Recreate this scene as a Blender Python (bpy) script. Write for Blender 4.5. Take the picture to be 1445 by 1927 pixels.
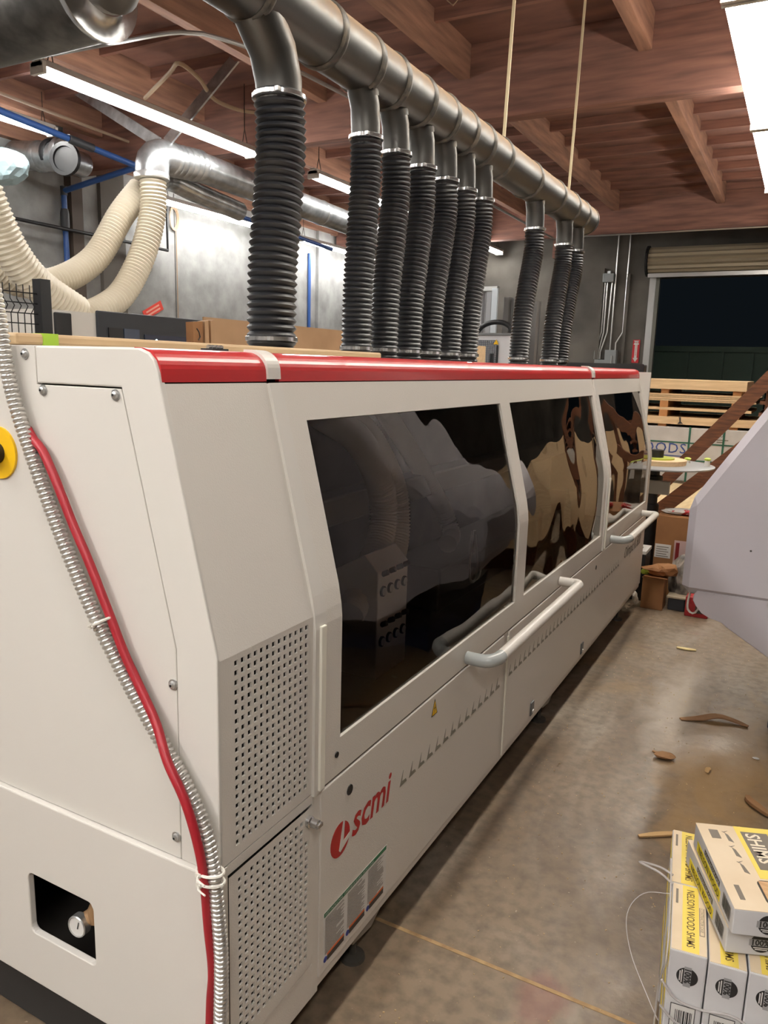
import bpy, bmesh, math, random
from mathutils import Vector, Matrix
from mathutils.geometry import tessellate_polygon

random.seed(7)
scene = bpy.context.scene
for o in list(bpy.data.objects):
    bpy.data.objects.remove(o, do_unlink=True)
COL = scene.collection

# ------------------------------------------------------------------ camera
cam_d = bpy.data.cameras.new('camera')
cam_d.sensor_fit = 'VERTICAL'
cam_d.sensor_height = 36.0
cam_d.lens = 1440.0 / 1927.0 * 36.0
cam_d.clip_start = 0.05
cam = bpy.data.objects.new('camera', cam_d)
COL.objects.link(cam)
R = Matrix(((0.8780, -0.1138, 0.4650), (0.4790, 0.1527, -0.8644), (0.0273, 0.9817, 0.1886)))
rx, ry, rz = (R.col[i].copy() for i in range(3))
rz.normalize(); rx = (rx - rz * rx.dot(rz)).normalized(); ry = rz.cross(rx)
M4 = Matrix((rx, ry, rz)).transposed().to_4x4()
M4.translation = (0.84, -0.97, 1.60)
cam.matrix_world = M4
scene.camera = cam

# ------------------------------------------------------------------ world, exposure
w = bpy.data.worlds.new('night'); scene.world = w; w.use_nodes = True
w.node_tree.nodes['Background'].inputs[0].default_value = (0.25, 0.35, 0.45, 1)
w.node_tree.nodes['Background'].inputs[1].default_value = 0.012
scene.view_settings.view_transform = 'Standard'
scene.view_settings.look = 'None'
scene.view_settings.exposure = 0.42
scene.view_settings.gamma = 1.0
scene.view_settings.use_curve_mapping = False
TUBE_STRENGTH = 46.0
TUBE_COLOR = (1.0, 0.985, 0.955, 1)
try:
    scene.cycles.max_bounces = 5
    scene.cycles.diffuse_bounces = 3
    scene.cycles.glossy_bounces = 3
    scene.cycles.use_adaptive_sampling = True
    scene.cycles.adaptive_threshold = 0.09
    scene.cycles.adaptive_min_samples = 20
    scene.cycles.transparent_max_bounces = 12
    scene.cycles.sample_clamp_indirect = 4.0
    scene.cycles.use_light_tree = True
except Exception:
    pass

# ------------------------------------------------------------------ materials
def lin(c):
    c = c / 255.0
    return c / 12.92 if c <= 0.04045 else ((c + 0.055) / 1.055) ** 2.4
def rgb(r, g, b):
    return (lin(r), lin(g), lin(b), 1.0)
MATS = {}
def mat(name, col, rough=0.5, metal=0.0, col2=None, scale=8.0, detail=4.0, lo=0.35, hi=0.65, stretch=None,
        bump=0.0, bscale=60.0, spec=0.5, emit=None, coat=0.0, dist=0.002):
    if name in MATS: return MATS[name]
    m = bpy.data.materials.new(name); m.use_nodes = True
    nt = m.node_tree; b = nt.nodes['Principled BSDF']
    b.inputs['Base Color'].default_value = col
    b.inputs['Roughness'].default_value = rough
    b.inputs['Metallic'].default_value = metal
    b.inputs['Specular IOR Level'].default_value = spec
    if coat: b.inputs['Coat Weight'].default_value = coat
    tc = None
    def coords(st):
        nonlocal tc
        if tc is None: tc = nt.nodes.new('ShaderNodeTexCoord')
        if st:
            mp = nt.nodes.new('ShaderNodeMapping'); mp.inputs['Scale'].default_value = st
            nt.links.new(tc.outputs['Object'], mp.inputs['Vector']); return mp.outputs['Vector']
        return tc.outputs['Object']
    if col2 is not None:
        n = nt.nodes.new('ShaderNodeTexNoise'); n.inputs['Scale'].default_value = scale; n.inputs['Detail'].default_value = detail
        nt.links.new(coords(stretch), n.inputs['Vector'])
        mr = nt.nodes.new('ShaderNodeMapRange'); mr.inputs[1].default_value = lo; mr.inputs[2].default_value = hi
        nt.links.new(n.outputs['Fac'], mr.inputs[0])
        mx = nt.nodes.new('ShaderNodeMix'); mx.data_type = 'RGBA'
        mx.inputs[6].default_value = col; mx.inputs[7].default_value = col2
        nt.links.new(mr.outputs[0], mx.inputs[0]); nt.links.new(mx.outputs[2], b.inputs['Base Color'])
    if bump:
        n2 = nt.nodes.new('ShaderNodeTexNoise'); n2.inputs['Scale'].default_value = bscale; n2.inputs['Detail'].default_value = 3
        nt.links.new(coords(stretch if col2 is not None else None), n2.inputs['Vector'])
        bp = nt.nodes.new('ShaderNodeBump'); bp.inputs['Strength'].default_value = bump; bp.inputs['Distance'].default_value = dist
        nt.links.new(n2.outputs['Fac'], bp.inputs['Height']); nt.links.new(bp.outputs[0], b.inputs['Normal'])
    if emit:
        b.inputs['Emission Color'].default_value = emit[0]; b.inputs['Emission Strength'].default_value = emit[1]
    MATS[name] = m
    return m

BEIGE = mat('beige_powder_coat', rgb(214, 208, 199), 0.36, bump=0.55, bscale=300, dist=0.0008)
BEIGE2 = mat('beige_smooth', rgb(214, 209, 201), 0.38)
WHITEBAR = mat('ivory_strip', rgb(232, 228, 214), 0.35)
SEAM = mat('dark_seam', rgb(60, 55, 50), 0.7)
RED = mat('red_gloss_paint', rgb(184, 40, 42), 0.34, coat=0.12)
INNER = mat('dark_interior', rgb(64, 60, 56), 0.7, col2=rgb(82, 76, 71), scale=6)
BLACK = mat('black_plastic', rgb(22, 22, 24), 0.5)
BLACKR = mat('black_rubber_hose', rgb(22, 23, 27), 0.42, col2=rgb(64, 57, 48), scale=4, lo=0.52, hi=0.85)
STEEL = mat('zinc_steel', rgb(196, 196, 194), 0.32, 0.8)
CHROME = mat('polished_chrome', rgb(205, 205, 205), 0.24, 0.95)
GALV = mat('galvanised_sheet', rgb(206, 209, 210), 0.30, 0.9, col2=rgb(168, 171, 173), scale=9, bump=0.15, bscale=14, dist=0.004)
GREYP = mat('grey_plastic', rgb(168, 172, 170), 0.25)
LOGORED = mat('logo_red', rgb(176, 22, 26), 0.4)
DECAL = mat('decal_grey', rgb(128, 124, 112), 0.5)
TXTD = mat('text_dark', rgb(60, 54, 48), 0.6)
WHITE = mat('label_white', rgb(214, 211, 206), 0.5)
GREEN = mat('label_green', rgb(24, 104, 66), 0.5)
ORANGE = mat('label_orange', rgb(208, 96, 34), 0.5)
BLUE = mat('label_blue', rgb(40, 56, 140), 0.5)
YELLOW = mat('sign_yellow', rgb(240, 190, 20), 0.45)
REDP = mat('red_rubber', rgb(158, 28, 40), 0.45)
TIE = mat('nylon_white', rgb(226, 222, 212), 0.4)
WOODR = mat('redwood_roof', rgb(156, 110, 94), 0.75, col2=rgb(112, 80, 70), scale=3.0, lo=0.3, hi=0.7, stretch=(0.6, 6, 6), bump=0.2, bscale=20)
WOODY = mat('beam_fir', rgb(168, 124, 100), 0.7, col2=rgb(122, 88, 72), scale=3.0, lo=0.3, hi=0.7, stretch=(6, 0.6, 6), bump=0.2, bscale=20)
PLY = mat('roof_plywood', rgb(144, 102, 88), 0.75, col2=rgb(106, 76, 68), scale=1.6, lo=0.3, hi=0.7, stretch=(1, 3, 1))
TAN = mat('raw_board_tan', rgb(230, 200, 158), 0.6, col2=rgb(214, 182, 140), scale=4, stretch=(1, 8, 8))
TANS = mat('board_strip_tan', rgb(206, 178, 138), 0.55, col2=rgb(190, 160, 122), scale=5, stretch=(8, .6, 8))
BROWNW = mat('stained_lumber', rgb(120, 74, 44), 0.6, col2=rgb(86, 50, 30), scale=4, stretch=(2, 2, 14), bump=0.2, bscale=30)
CARD = mat('cardboard', rgb(176, 140, 104), 0.75, col2=rgb(164, 128, 94), scale=3)
CARDD = mat('cardboard_brown', rgb(150, 104, 62), 0.75, col2=rgb(132, 90, 54), scale=4)
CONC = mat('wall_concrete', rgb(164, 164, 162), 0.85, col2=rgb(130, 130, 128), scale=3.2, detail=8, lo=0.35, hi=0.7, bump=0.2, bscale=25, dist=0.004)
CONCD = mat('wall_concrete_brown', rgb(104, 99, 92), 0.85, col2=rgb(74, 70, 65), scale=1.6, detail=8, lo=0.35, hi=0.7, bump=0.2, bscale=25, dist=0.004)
PIPEB = mat('blue_pipe', rgb(52, 92, 160), 0.35)
WHOSE = mat('cream_hose', rgb(214, 204, 184), 0.4, spec=0.5)
LAV = mat('pale_grey_paint', rgb(196, 190, 196), 0.4)
NAVY = mat('navy_paint', rgb(28, 38, 78), 0.5)
HOUSE = mat('fixture_white', rgb(206, 202, 194), 0.4)
TUBE = mat('lamp_tube', (1, 1, 1, 1), 0.4, emit=(TUBE_COLOR, TUBE_STRENGTH))
TUBE_B = mat('lamp_tube_dimmer', (1, 1, 1, 1), 0.4, emit=((1.0, 0.95, 0.86, 1), TUBE_STRENGTH*0.66))  # weaker, warmer tubes for the right-hand row, set to balance the light
GLASSD = mat('dark_glass', rgb(26, 32, 42), 0.08)
PAPER = mat('box_white', rgb(206, 204, 204), 0.6, col2=rgb(190, 187, 188), scale=6)
KRAFT = mat('box_cream', rgb(222, 203, 174), 0.65, col2=rgb(210, 188, 156), scale=6)
YEL = mat('print_yellow', rgb(228, 206, 40), 0.6)
YELP = mat('print_yellow_pale', rgb(232, 206, 92), 0.6)
INK = mat('print_black', rgb(34, 32, 32), 0.6)
INKG = mat('print_grey', rgb(110, 100, 88), 0.6)

def pane_mat(name, tint, ior, wav, wscale):
    m = bpy.data.materials.new(name); m.use_nodes = True
    nt = m.node_tree; nt.nodes.clear()
    out = nt.nodes.new('ShaderNodeOutputMaterial'); mix = nt.nodes.new('ShaderNodeMixShader')
    tr = nt.nodes.new('ShaderNodeBsdfTransparent'); tr.inputs[0].default_value = tint
    gl = nt.nodes.new('ShaderNodeBsdfGlossy'); gl.inputs['Roughness'].default_value = 0.02
    gl.inputs['Color'].default_value = (1, 0.97, 0.92, 1)
    fr = nt.nodes.new('ShaderNodeFresnel'); fr.inputs[0].default_value = ior
    tc = nt.nodes.new('ShaderNodeTexCoord'); n = nt.nodes.new('ShaderNodeTexNoise')
    n.inputs['Scale'].default_value = wscale; n.inputs['Detail'].default_value = 1.0
    bp = nt.nodes.new('ShaderNodeBump'); bp.inputs['Strength'].default_value = 1.0; bp.inputs['Distance'].default_value = wav
    nt.links.new(tc.outputs['Object'], n.inputs['Vector']); nt.links.new(n.outputs['Fac'], bp.inputs['Height'])
    nt.links.new(bp.outputs[0], gl.inputs['Normal'])
    nt.links.new(fr.outputs[0], mix.inputs[0]); nt.links.new(tr.outputs[0], mix.inputs[1]); nt.links.new(gl.outputs[0], mix.inputs[2])
    nt.links.new(mix.outputs[0], out.inputs[0])
    return m
PANE1 = pane_mat('smoked_acrylic', (0.92, 0.89, 0.84, 1), 1.36, 0.010, 2.6)
PANE2 = pane_mat('smoked_acrylic_wavy', (0.34, 0.30, 0.26, 1), 2.15, 0.075, 1.9)
PANE3 = pane_mat('smoked_acrylic_bowed', (0.40, 0.36, 0.32, 1), 2.0, 0.02, 1.6)
FILM = pane_mat('clear_film', (0.93, 0.93, 0.93, 1), 1.35, 0.02, 30)

def galv_dusty():
    m = bpy.data.materials.new('galvanised_dusty'); m.use_nodes = True
    nt = m.node_tree; b = nt.nodes['Principled BSDF']
    tc = nt.nodes.new('ShaderNodeTexCoord'); g = nt.nodes.new('ShaderNodeNewGeometry')
    sep = nt.nodes.new('ShaderNodeSeparateXYZ'); nt.links.new(g.outputs['Normal'], sep.inputs[0])
    n = nt.nodes.new('ShaderNodeTexNoise'); n.inputs['Scale'].default_value = 22; n.inputs['Detail'].default_value = 6
    nt.links.new(tc.outputs['Object'], n.inputs['Vector'])
    ad = nt.nodes.new('ShaderNodeMath'); ad.operation = 'MULTIPLY_ADD'; ad.inputs[1].default_value = 0.5; 
    nt.links.new(n.outputs['Fac'], ad.inputs[0]); nt.links.new(sep.outputs['Z'], ad.inputs[2])
    mr = nt.nodes.new('ShaderNodeMapRange'); mr.inputs[1].default_value = 0.25; mr.inputs[2].default_value = 0.85
    nt.links.new(ad.outputs[0], mr.inputs[0])
    mx = nt.nodes.new('ShaderNodeMix'); mx.data_type = 'RGBA'
    mx.inputs[6].default_value = rgb(94, 92, 89); mx.inputs[7].default_value = rgb(138, 114, 88)
    nt.links.new(mr.outputs[0], mx.inputs[0]); nt.links.new(mx.outputs[2], b.inputs['Base Color'])
    inv = nt.nodes.new('ShaderNodeMath'); inv.operation = 'SUBTRACT'; inv.inputs[0].default_value = 1.0
    nt.links.new(mr.outputs[0], inv.inputs[1]); nt.links.new(inv.outputs[0], b.inputs['Metallic'])
    mr2 = nt.nodes.new('ShaderNodeMapRange'); mr2.inputs[3].default_value = 0.42; mr2.inputs[4].default_value = 0.9
    nt.links.new(mr.outputs[0], mr2.inputs[0]); nt.links.new(mr2.outputs[0], b.inputs['Roughness'])
    bp = nt.nodes.new('ShaderNodeBump'); bp.inputs['Strength'].default_value = 0.25; bp.inputs['Distance'].default_value = 0.002
    nt.links.new(n.outputs['Fac'], bp.inputs['Height']); nt.links.new(bp.outputs[0], b.inputs['Normal'])
    return m
GALVD = galv_dusty()

def floor_mat():
    m = bpy.data.materials.new('sealed_concrete_floor'); m.use_nodes = True
    nt = m.node_tree; b = nt.nodes['Principled BSDF']
    tc = nt.nodes.new('ShaderNodeTexCoord')
    def noise(sc, det, st=None, dis=0.0):
        n = nt.nodes.new('ShaderNodeTexNoise'); n.inputs['Scale'].default_value = sc; n.inputs['Detail'].default_value = det
        n.inputs['Distortion'].default_value = dis
        if st:
            mp = nt.nodes.new('ShaderNodeMapping'); mp.inputs['Scale'].default_value = st; mp.inputs['Rotation'].default_value = (0, 0, 0.35)
            nt.links.new(tc.outputs['Object'], mp.inputs[0]); nt.links.new(mp.outputs[0], n.inputs['Vector'])
        else: nt.links.new(tc.outputs['Object'], n.inputs['Vector'])
        return n.outputs['Fac']
    def rng(s, a, c, o0=0.0, o1=1.0):
        mr = nt.nodes.new('ShaderNodeMapRange'); mr.inputs[1].default_value = a; mr.inputs[2].default_value = c
        mr.inputs[3].default_value = o0; mr.inputs[4].default_value = o1
        nt.links.new(s, mr.inputs[0]); return mr.outputs[0]
    def mix(f, a, c):
        mx = nt.nodes.new('ShaderNodeMix'); mx.data_type = 'RGBA'
        nt.links.new(f, mx.inputs[0])
        for i, v in ((6, a), (7, c)):
            if isinstance(v, tuple): mx.inputs[i].default_value = v
            else: nt.links.new(v, mx.inputs[i])
        return mx.outputs[2]
    base = mix(rng(noise(0.9, 6, dis=0.6), 0.35, 0.65), rgb(136, 118, 97), rgb(106, 89, 70))
    base = mix(rng(noise(2.2, 7, (1, 0.35, 1), 1.2), 0.52, 0.68, 0, 0.6), base, rgb(150, 139, 126))
    base = mix(rng(noise(1.3, 5, dis=0.4), 0.6, 0.72, 0, 0.55), base, rgb(146, 118, 76))
    base = mix(rng(noise(3.0, 4, dis=0.4), 0.68, 0.76, 0, 0.4), base, rgb(116, 78, 70))
    base = mix(rng(noise(26, 8), 0.40, 0.70, 0, 0.55), base, rgb(78, 64, 50))
    base = mix(rng(noise(60, 3), 0.70, 0.76, 0, 0.6), base, rgb(186, 172, 150))
    def spot(cx, cy, sx, sy):
        mp = nt.nodes.new('ShaderNodeMapping'); mp.inputs['Location'].default_value = (-(cx+0.1)/sx, -(cy-5.9)/sy, -0.2); mp.inputs['Scale'].default_value = (1/sx, 1/sy, 1)
        nt.links.new(tc.outputs['Object'], mp.inputs[0])
        ln = nt.nodes.new('ShaderNodeVectorMath'); ln.operation = 'LENGTH'; nt.links.new(mp.outputs[0], ln.inputs[0])
        ad = nt.nodes.new('ShaderNodeMath'); ad.operation = 'MULTIPLY_ADD'; ad.inputs[1].default_value = 1.1
        nt.links.new(noise(7, 7, (1, .6, 1), 1.0), ad.inputs[0]); nt.links.new(ln.outputs['Value'], ad.inputs[2]); return ad.outputs[0]
    base = mix(rng(spot(0.72, 2.35, 0.30, 0.9), 1.0, 1.5, 0.75, 0.0), base, rgb(158, 126, 82))
    base = mix(rng(spot(0.46, 2.85, 0.17, 0.75), 0.85, 1.5, 0.62, 0.0), base, rgb(172, 160, 146))
    base = mix(rng(spot(0.42, 0.75, 0.10, 0.12), 1.0, 1.4, 0.4, 0.0), base, rgb(124, 60, 52))
    nt.links.new(base, b.inputs['Base Color'])
    nt.links.new(rng(noise(4, 6, (1, .5, 1), 0.8), 0.3, 0.7, 0.30, 0.58), b.inputs['Roughness'])
    bp = nt.nodes.new('ShaderNodeBump'); bp.inputs['Strength'].default_value = 0.5; bp.inputs['Distance'].default_value = 0.007
    nt.links.new(noise(14, 8), bp.inputs['Height']); nt.links.new(bp.outputs[0], b.inputs['Normal'])
    return m
FLOOR = floor_mat()
DARKW = mat('dull_block_wall', rgb(104, 98, 90), 0.9, col2=rgb(84, 78, 72), scale=2)

# ------------------------------------------------------------------ mesh helpers
WPOS = {}
class MB:
    def __init__(s): s.v = []; s.f = []
    def add(s, vs, fs):
        k = len(s.v); s.v += [Vector(p) for p in vs]; s.f += [tuple(i + k for i in f) for f in fs]; return s
    def box(s, x0, x1, y0, y1, z0, z1):
        return s.add([(x0,y0,z0),(x1,y0,z0),(x1,y1,z0),(x0,y1,z0),(x0,y0,z1),(x1,y0,z1),(x1,y1,z1),(x0,y1,z1)],
                     [(0,3,2,1),(4,5,6,7),(0,1,5,4),(1,2,6,5),(2,3,7,6),(3,0,4,7)])
    def obox(s, c, ax, ay, az):     # half-axis vectors
        c, ax, ay, az = Vector(c), Vector(ax), Vector(ay), Vector(az)
        vs = [c + ax*i + ay*j + az*k for k in (-1,1) for i, j in ((-1,-1),(1,-1),(1,1),(-1,1))]
        return s.add(vs, [(0,3,2,1),(4,5,6,7),(0,1,5,4),(1,2,6,5),(2,3,7,6),(3,0,4,7)])
    def bar(s, p0, p1, w, h, up=(0,0,1)):
        p0, p1 = Vector(p0), Vector(p1); d = (p1-p0); L = d.length; d.normalize()
        sd = d.cross(Vector(up))
        if sd.length < 1e-4: sd = d.cross(Vector((1,0,0)))
        sd.normalize(); u = sd.cross(d)
        return s.obox((p0+p1)/2, d*L/2, sd*w/2, u*h/2)
    def tube(s, pts, r, seg=12, caps=True):
        pts = [Vector(p) for p in pts]; n = len(pts)
        rs = r if isinstance(r, (list, tuple)) else [r]*n
        T = []
        for i in range(n):
            a, b = pts[max(i-1,0)], pts[min(i+1,n-1)]
            t = (b-a)
            if t.length < 1e-9: t = T[-1] if T else Vector((0,0,1))
            T.append(t.normalized())
        u = T[0].cross(Vector((0,0,1)))
        if u.length < 1e-3: u = T[0].cross(Vector((1,0,0)))
        u.normalize(); vs = []
        for i in range(n):
            u = (u - T[i]*u.dot(T[i])).normalized(); v = T[i].cross(u)
            for k in range(seg):
                a = 2*math.pi*k/seg
                vs.append(pts[i] + (u*math.cos(a) + v*math.sin(a))*rs[i])
        fs = [(i*seg+k, i*seg+(k+1)%seg, (i+1)*seg+(k+1)%seg, (i+1)*seg+k) for i in range(n-1) for k in range(seg)]
        if caps: fs += [tuple(range(seg))[::-1], tuple((n-1)*seg+k for k in range(seg))]
        return s.add(vs, fs)
    def cyl(s, p0, p1, r, r2=None, seg=16, caps=True):
        return s.tube([p0, p1], [r, r if r2 is None else r2], seg, caps)
    def lathe(s, c, axis, prof, seg=20):     # prof: (dist along axis, radius)
        c, axis = Vector(c), Vector(axis).normalized()
        u = axis.cross(Vector((0,0,1)))
        if u.length < 1e-3: u = axis.cross(Vector((1,0,0)))
        u.normalize(); v = axis.cross(u); vs = []
        for d, r in prof:
            for k in range(seg):
                a = 2*math.pi*k/seg; vs.append(c + axis*d + (u*math.cos(a)+v*math.sin(a))*max(r,1e-5))
        n = len(prof)
        fs = [(i*seg+k, i*seg+(k+1)%seg, (i+1)*seg+(k+1)%seg, (i+1)*seg+k) for i in range(n-1) for k in range(seg)]
        fs += [tuple(range(seg))[::-1], tuple((n-1)*seg+k for k in range(seg))]
        return s.add(vs, fs)
    def prism(s, loops, fn, d0, d1):    # loops: [outer, hole...] of 2-d points; fn(a,b,d)->xyz
        pts = [p for l in loops for p in l]; n = len(pts)
        tris = tessellate_polygon([[Vector((p[0], p[1], 0)) for p in l] for l in loops])
        vs = [fn(p[0], p[1], d0) for p in pts] + [fn(p[0], p[1], d1) for p in pts]
        fs = [tuple(t) for t in tris] + [tuple(i+n for i in reversed(t)) for t in tris]
        k = 0
        for l in loops:
            m = len(l)
            fs += [(k+i, k+(i+1)%m, n+k+(i+1)%m, n+k+i) for i in range(m)]; k += m
        return s.add(vs, fs)
    def quad(s, *p): return s.add(p, [tuple(range(len(p)))])
    def build(s, name, m, parent=None, smooth=False, bevel=0.0, solid=0.0, fix=True):
        if parent is not None: org = WPOS[parent.name]
        else:
            xs = [p.x for p in s.v]; ys = [p.y for p in s.v]; zs = [p.z for p in s.v]
            org = Vector(((min(xs)+max(xs))/2, (min(ys)+max(ys))/2, min(zs)))
        me = bpy.data.meshes.new(name); me.from_pydata([p-org for p in s.v], [], s.f); me.update()
        if fix:
            bm = bmesh.new(); bm.from_mesh(me); bmesh.ops.recalc_face_normals(bm, faces=bm.faces); bm.to_mesh(me); bm.free()
        me.materials.append(m)
        o = bpy.data.objects.new(name, me); COL.objects.link(o)
        if parent is not None: o.parent = parent
        else: o.location = org
        WPOS[o.name] = org
        if smooth:
            me.polygons.foreach_set('use_smooth', [True]*len(me.polygons))
            me.set_sharp_from_angle(angle=math.radians(42))
        if solid:
            md = o.modifiers.new('thickness', 'SOLIDIFY'); md.thickness = solid; md.offset = -1
        if bevel:
            md = o.modifiers.new('soft_edge', 'BEVEL'); md.width = bevel; md.segments = 2; md.limit_method = 'ANGLE'; md.angle_limit = math.radians(40)
        return o
def tag(o, label, cat, group=None):
    o['label'] = label; o['category'] = cat
    if group: o['group'] = group
    return o
def thing(name, loc, label, cat, group=None):
    o = bpy.data.objects.new(name, None); COL.objects.link(o); o.location = loc; o.empty_display_size = 0.1
    WPOS[o.name] = Vector(loc); return tag(o, label, cat, group)
def structure(o): o['kind'] = 'structure'; return o
def share(o, off, parent):
    c = o.copy(); COL.objects.link(c); c.parent = parent; c.location = Vector(o.location) + Vector(off); return c
def smooth_path(pts, step=0.02):
    pts = [Vector(p) for p in pts]; P = [pts[0]*2-pts[1]] + pts + [pts[-1]*2-pts[-2]]; out = []
    for i in range(1, len(P)-2):
        n = max(2, int((P[i+1]-P[i]).length/step))
        for k in range(n):
            t = k/n; a, b, c, d = P[i-1], P[i], P[i+1], P[i+2]
            out.append(0.5*((2*b) + (c-a)*t + (2*a-5*b+4*c-d)*t*t + (3*b-a-3*c+d)*t**3))
    out.append(pts[-1]); return out
def resample(path, step):
    path = [Vector(p) for p in path]; out = [path[0].copy()]; acc = 0.0
    for a, b in zip(path, path[1:]):
        L = (b-a).length; t = step-acc
        while t <= L:
            out.append(a + (b-a)*(t/L)); t += step
        acc = (acc+L) % step
    return out
def corrugated(pts, r, pitch, amp, seg=18, per=4):
    p = resample(smooth_path(pts, pitch), pitch/per)
    prof = {4: [-1, 0.2, 1, 0.2], 6: [-1, 0.25, 0.8, 1, 0.8, 0.25]}[per]
    return MB().tube(p, [r + amp*prof[i % per] for i in range(len(p))], seg)
def text(body, size, m, parent, org, xd, yd, name='lettering', shear=0.0, align='LEFT', sx=1.0, bold=0.0, spacing=1.0):
    cu = bpy.data.curves.new('t', 'FONT'); cu.body = body; cu.size = size; cu.shear = shear; cu.align_x = align
    cu.resolution_u = 2; cu.offset = bold; cu.space_character = spacing
    ob = bpy.data.objects.new('t', cu); COL.objects.link(ob)
    dg = bpy.context.evaluated_depsgraph_get(); me = bpy.data.meshes.new_from_object(ob.evaluated_get(dg))
    bpy.data.objects.remove(ob); bpy.data.curves.remove(cu)
    xd, yd, org = Vector(xd).normalized(), Vector(yd).normalized(), Vector(org)
    mb = MB(); mb.v = [org + xd*v.co.x*sx + yd*v.co.y for v in me.vertices]; mb.f = [tuple(p.vertices) for p in me.polygons]
    bpy.data.meshes.remove(me)
    return mb.build(name, m, parent, fix=False)
def rrect(a0, a1, b0, b1, r, n=4):
    out = []
    for ca, cb, s in ((a1-r, b1-r, 0), (a0+r, b1-r, 1), (a0+r, b0+r, 2), (a1-r, b0+r, 3)):
        for k in range(n+1):
            t = math.pi/2*(s + k/n); out.append((ca + r*math.cos(t), cb + r*math.sin(t)))
    return out
XZ = lambda a, b, d: (a, d, b)      # polygon in the x-z plane, extruded along y
YZ = lambda a, b, d: (d, a, b)
XY = lambda a, b, d: (a, b, d)

# ------------------------------------------------------------------ the building
fl = structure(MB().box(-7.4, 7.2, -7.2, 19, -0.2, 0).build('floor', FLOOR))
fl['label'] = 'stained brown sealed concrete floor'
MB().box(-7.3, 7, 0.778, 0.790, -0.0005, 0.0012).build('control_joint', mat('joint_filler', rgb(176, 146, 104), 0.8, col2=rgb(150, 120, 84), scale=30), fl)

wl = structure(MB().box(-7.4, -7.16, -7.2, 12.8, 0, 4.4).build('wall_left', CONC))
MB().box(-7.16, -7.04, 5.66, 5.82, 0, 3.72).build('steel_column', mat('brown_steel', rgb(86, 74, 64), 0.6), wl)
for y in (6.15, 11.05): MB().box(-7.16, -7.10, y, y+0.38, 0, 4.2).build('pilaster', CONCD if y < 7 else CONC, wl)
for y in (7.48, 9.4): MB().box(-7.162, -7.157, y, y+0.012, 0, 4.2).build('panel_joint', SEAM, wl)
MB().box(-7.16, -7.06, -7.2, 12.6, 3.92, 4.15).build('ledger', WOODY, wl)
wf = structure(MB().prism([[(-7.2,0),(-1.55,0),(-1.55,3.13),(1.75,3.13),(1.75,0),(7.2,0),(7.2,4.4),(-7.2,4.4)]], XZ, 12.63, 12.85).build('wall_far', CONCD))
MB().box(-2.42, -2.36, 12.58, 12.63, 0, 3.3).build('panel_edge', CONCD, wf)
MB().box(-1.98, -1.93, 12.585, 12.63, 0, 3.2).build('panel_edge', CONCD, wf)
structure(MB().box(7.0, 7.2, -7.2, 12.8, 0, 4.4).build('wall_right', DARKW))
structure(MB().box(-7.4, 7.2, -7.4, -7.2, 0, 4.4).build('wall_near', DARKW))

ce = structure(MB().box(-7.4, 7.2, -7.4, 13, 4.30, 4.42).build('ceiling', PLY))
for y in (-6.37, -0.37, 5.63, 11.63):
    MB().box(-7.1, 7.0, y, y+0.16, 3.69, 4.30).build('beam', WOODR, ce, bevel=0.004)
px = [-6.55, -5.05, -3.55, -2.09, -0.59, 0.95, 2.45, 3.95, 5.45]
first = None
for x in px:
    for y0, y1 in ((-0.21, 5.63), (5.79, 11.63)):
        MB().box(x, x+0.10, y0, y1, 4.03, 4.30).build('purlin', WOODY, ce, bevel=0.003)
jm = {}
for y in [-0.0 + 0.61*k for k in range(20)]:
    if abs(y+0.03-5.71) < 0.25: continue
    for a, b in zip([-7.1]+[x+0.10 for x in px], px+[7.0]):
        L = round(b-a, 3)
        if L not in jm: jm[L] = (MB().box(a, b, y, y+0.045, 4.205, 4.30).build('joist', WOODR, ce), a, y)
        else:
            o, a0, y0 = jm[L]; share(o, (a-a0, y-y0, 0), ce)
MB().tube([(-2.6, 11.60, 3.67), (7, 11.60, 3.67)], 0.014, 8).build('conduit', STEEL, ce)
for x in (-2.95, -4.6): MB().box(x, x+0.14, 11.5, 11.62, 3.35, 4.2).build('hanger_block', WOODR, ce)

# roll-up door
dr = structure(thing('door_1', (0.1, 12.5, 0), 'steel roll-up door, mostly rolled up, in the far wall', 'door'))
for k in range(11):
    a0 = math.radians(100 + 22*k); a1 = math.radians(100 + 22*(k+1)); c = (12.38, 3.36)
    p0 = (c[0]+0.19*math.cos(a0), c[1]+0.19*math.sin(a0)); p1 = (c[0]+0.19*math.cos(a1), c[1]+0.19*math.sin(a1))
    mid = ((p0[0]+p1[0])/2, (p0[1]+p1[1])/2); out = (c[0]+0.212*math.cos((a0+a1)/2), c[1]+0.212*math.sin((a0+a1)/2))
    MB().prism([[p0, out, p1, (c[0]+0.17*math.cos(a1), c[1]+0.17*math.sin(a1)), (c[0]+0.17*math.cos(a0), c[1]+0.17*math.sin(a0))]],
               lambda a, b, d: (d, a, b), -1.60, 1.80).build('slat', mat('door_slat_steel', rgb(160, 148, 126), 0.45, 0.3), dr)
MB().box(-1.60, 1.80, 12.30, 12.36, 3.10, 3.16).build('bottom_bar', STEEL, dr)
MB().prism([[(12.38+0.24*math.cos(t*math.pi/8), 3.36+0.24*math.sin(t*math.pi/8)) for t in range(16)]], YZ, -1.64, -1.61).build('bracket', BLACK, dr)
MB().box(-1.60, -1.50, 12.52, 12.63, 0, 3.14).build('guide', STEEL, dr)
MB().box(-1.495, -1.44, 12.50, 12.60, 0, 3.12).build('guide', mat('guide_dark', rgb(112, 112, 104), 0.5, 0.5), dr)

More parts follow.
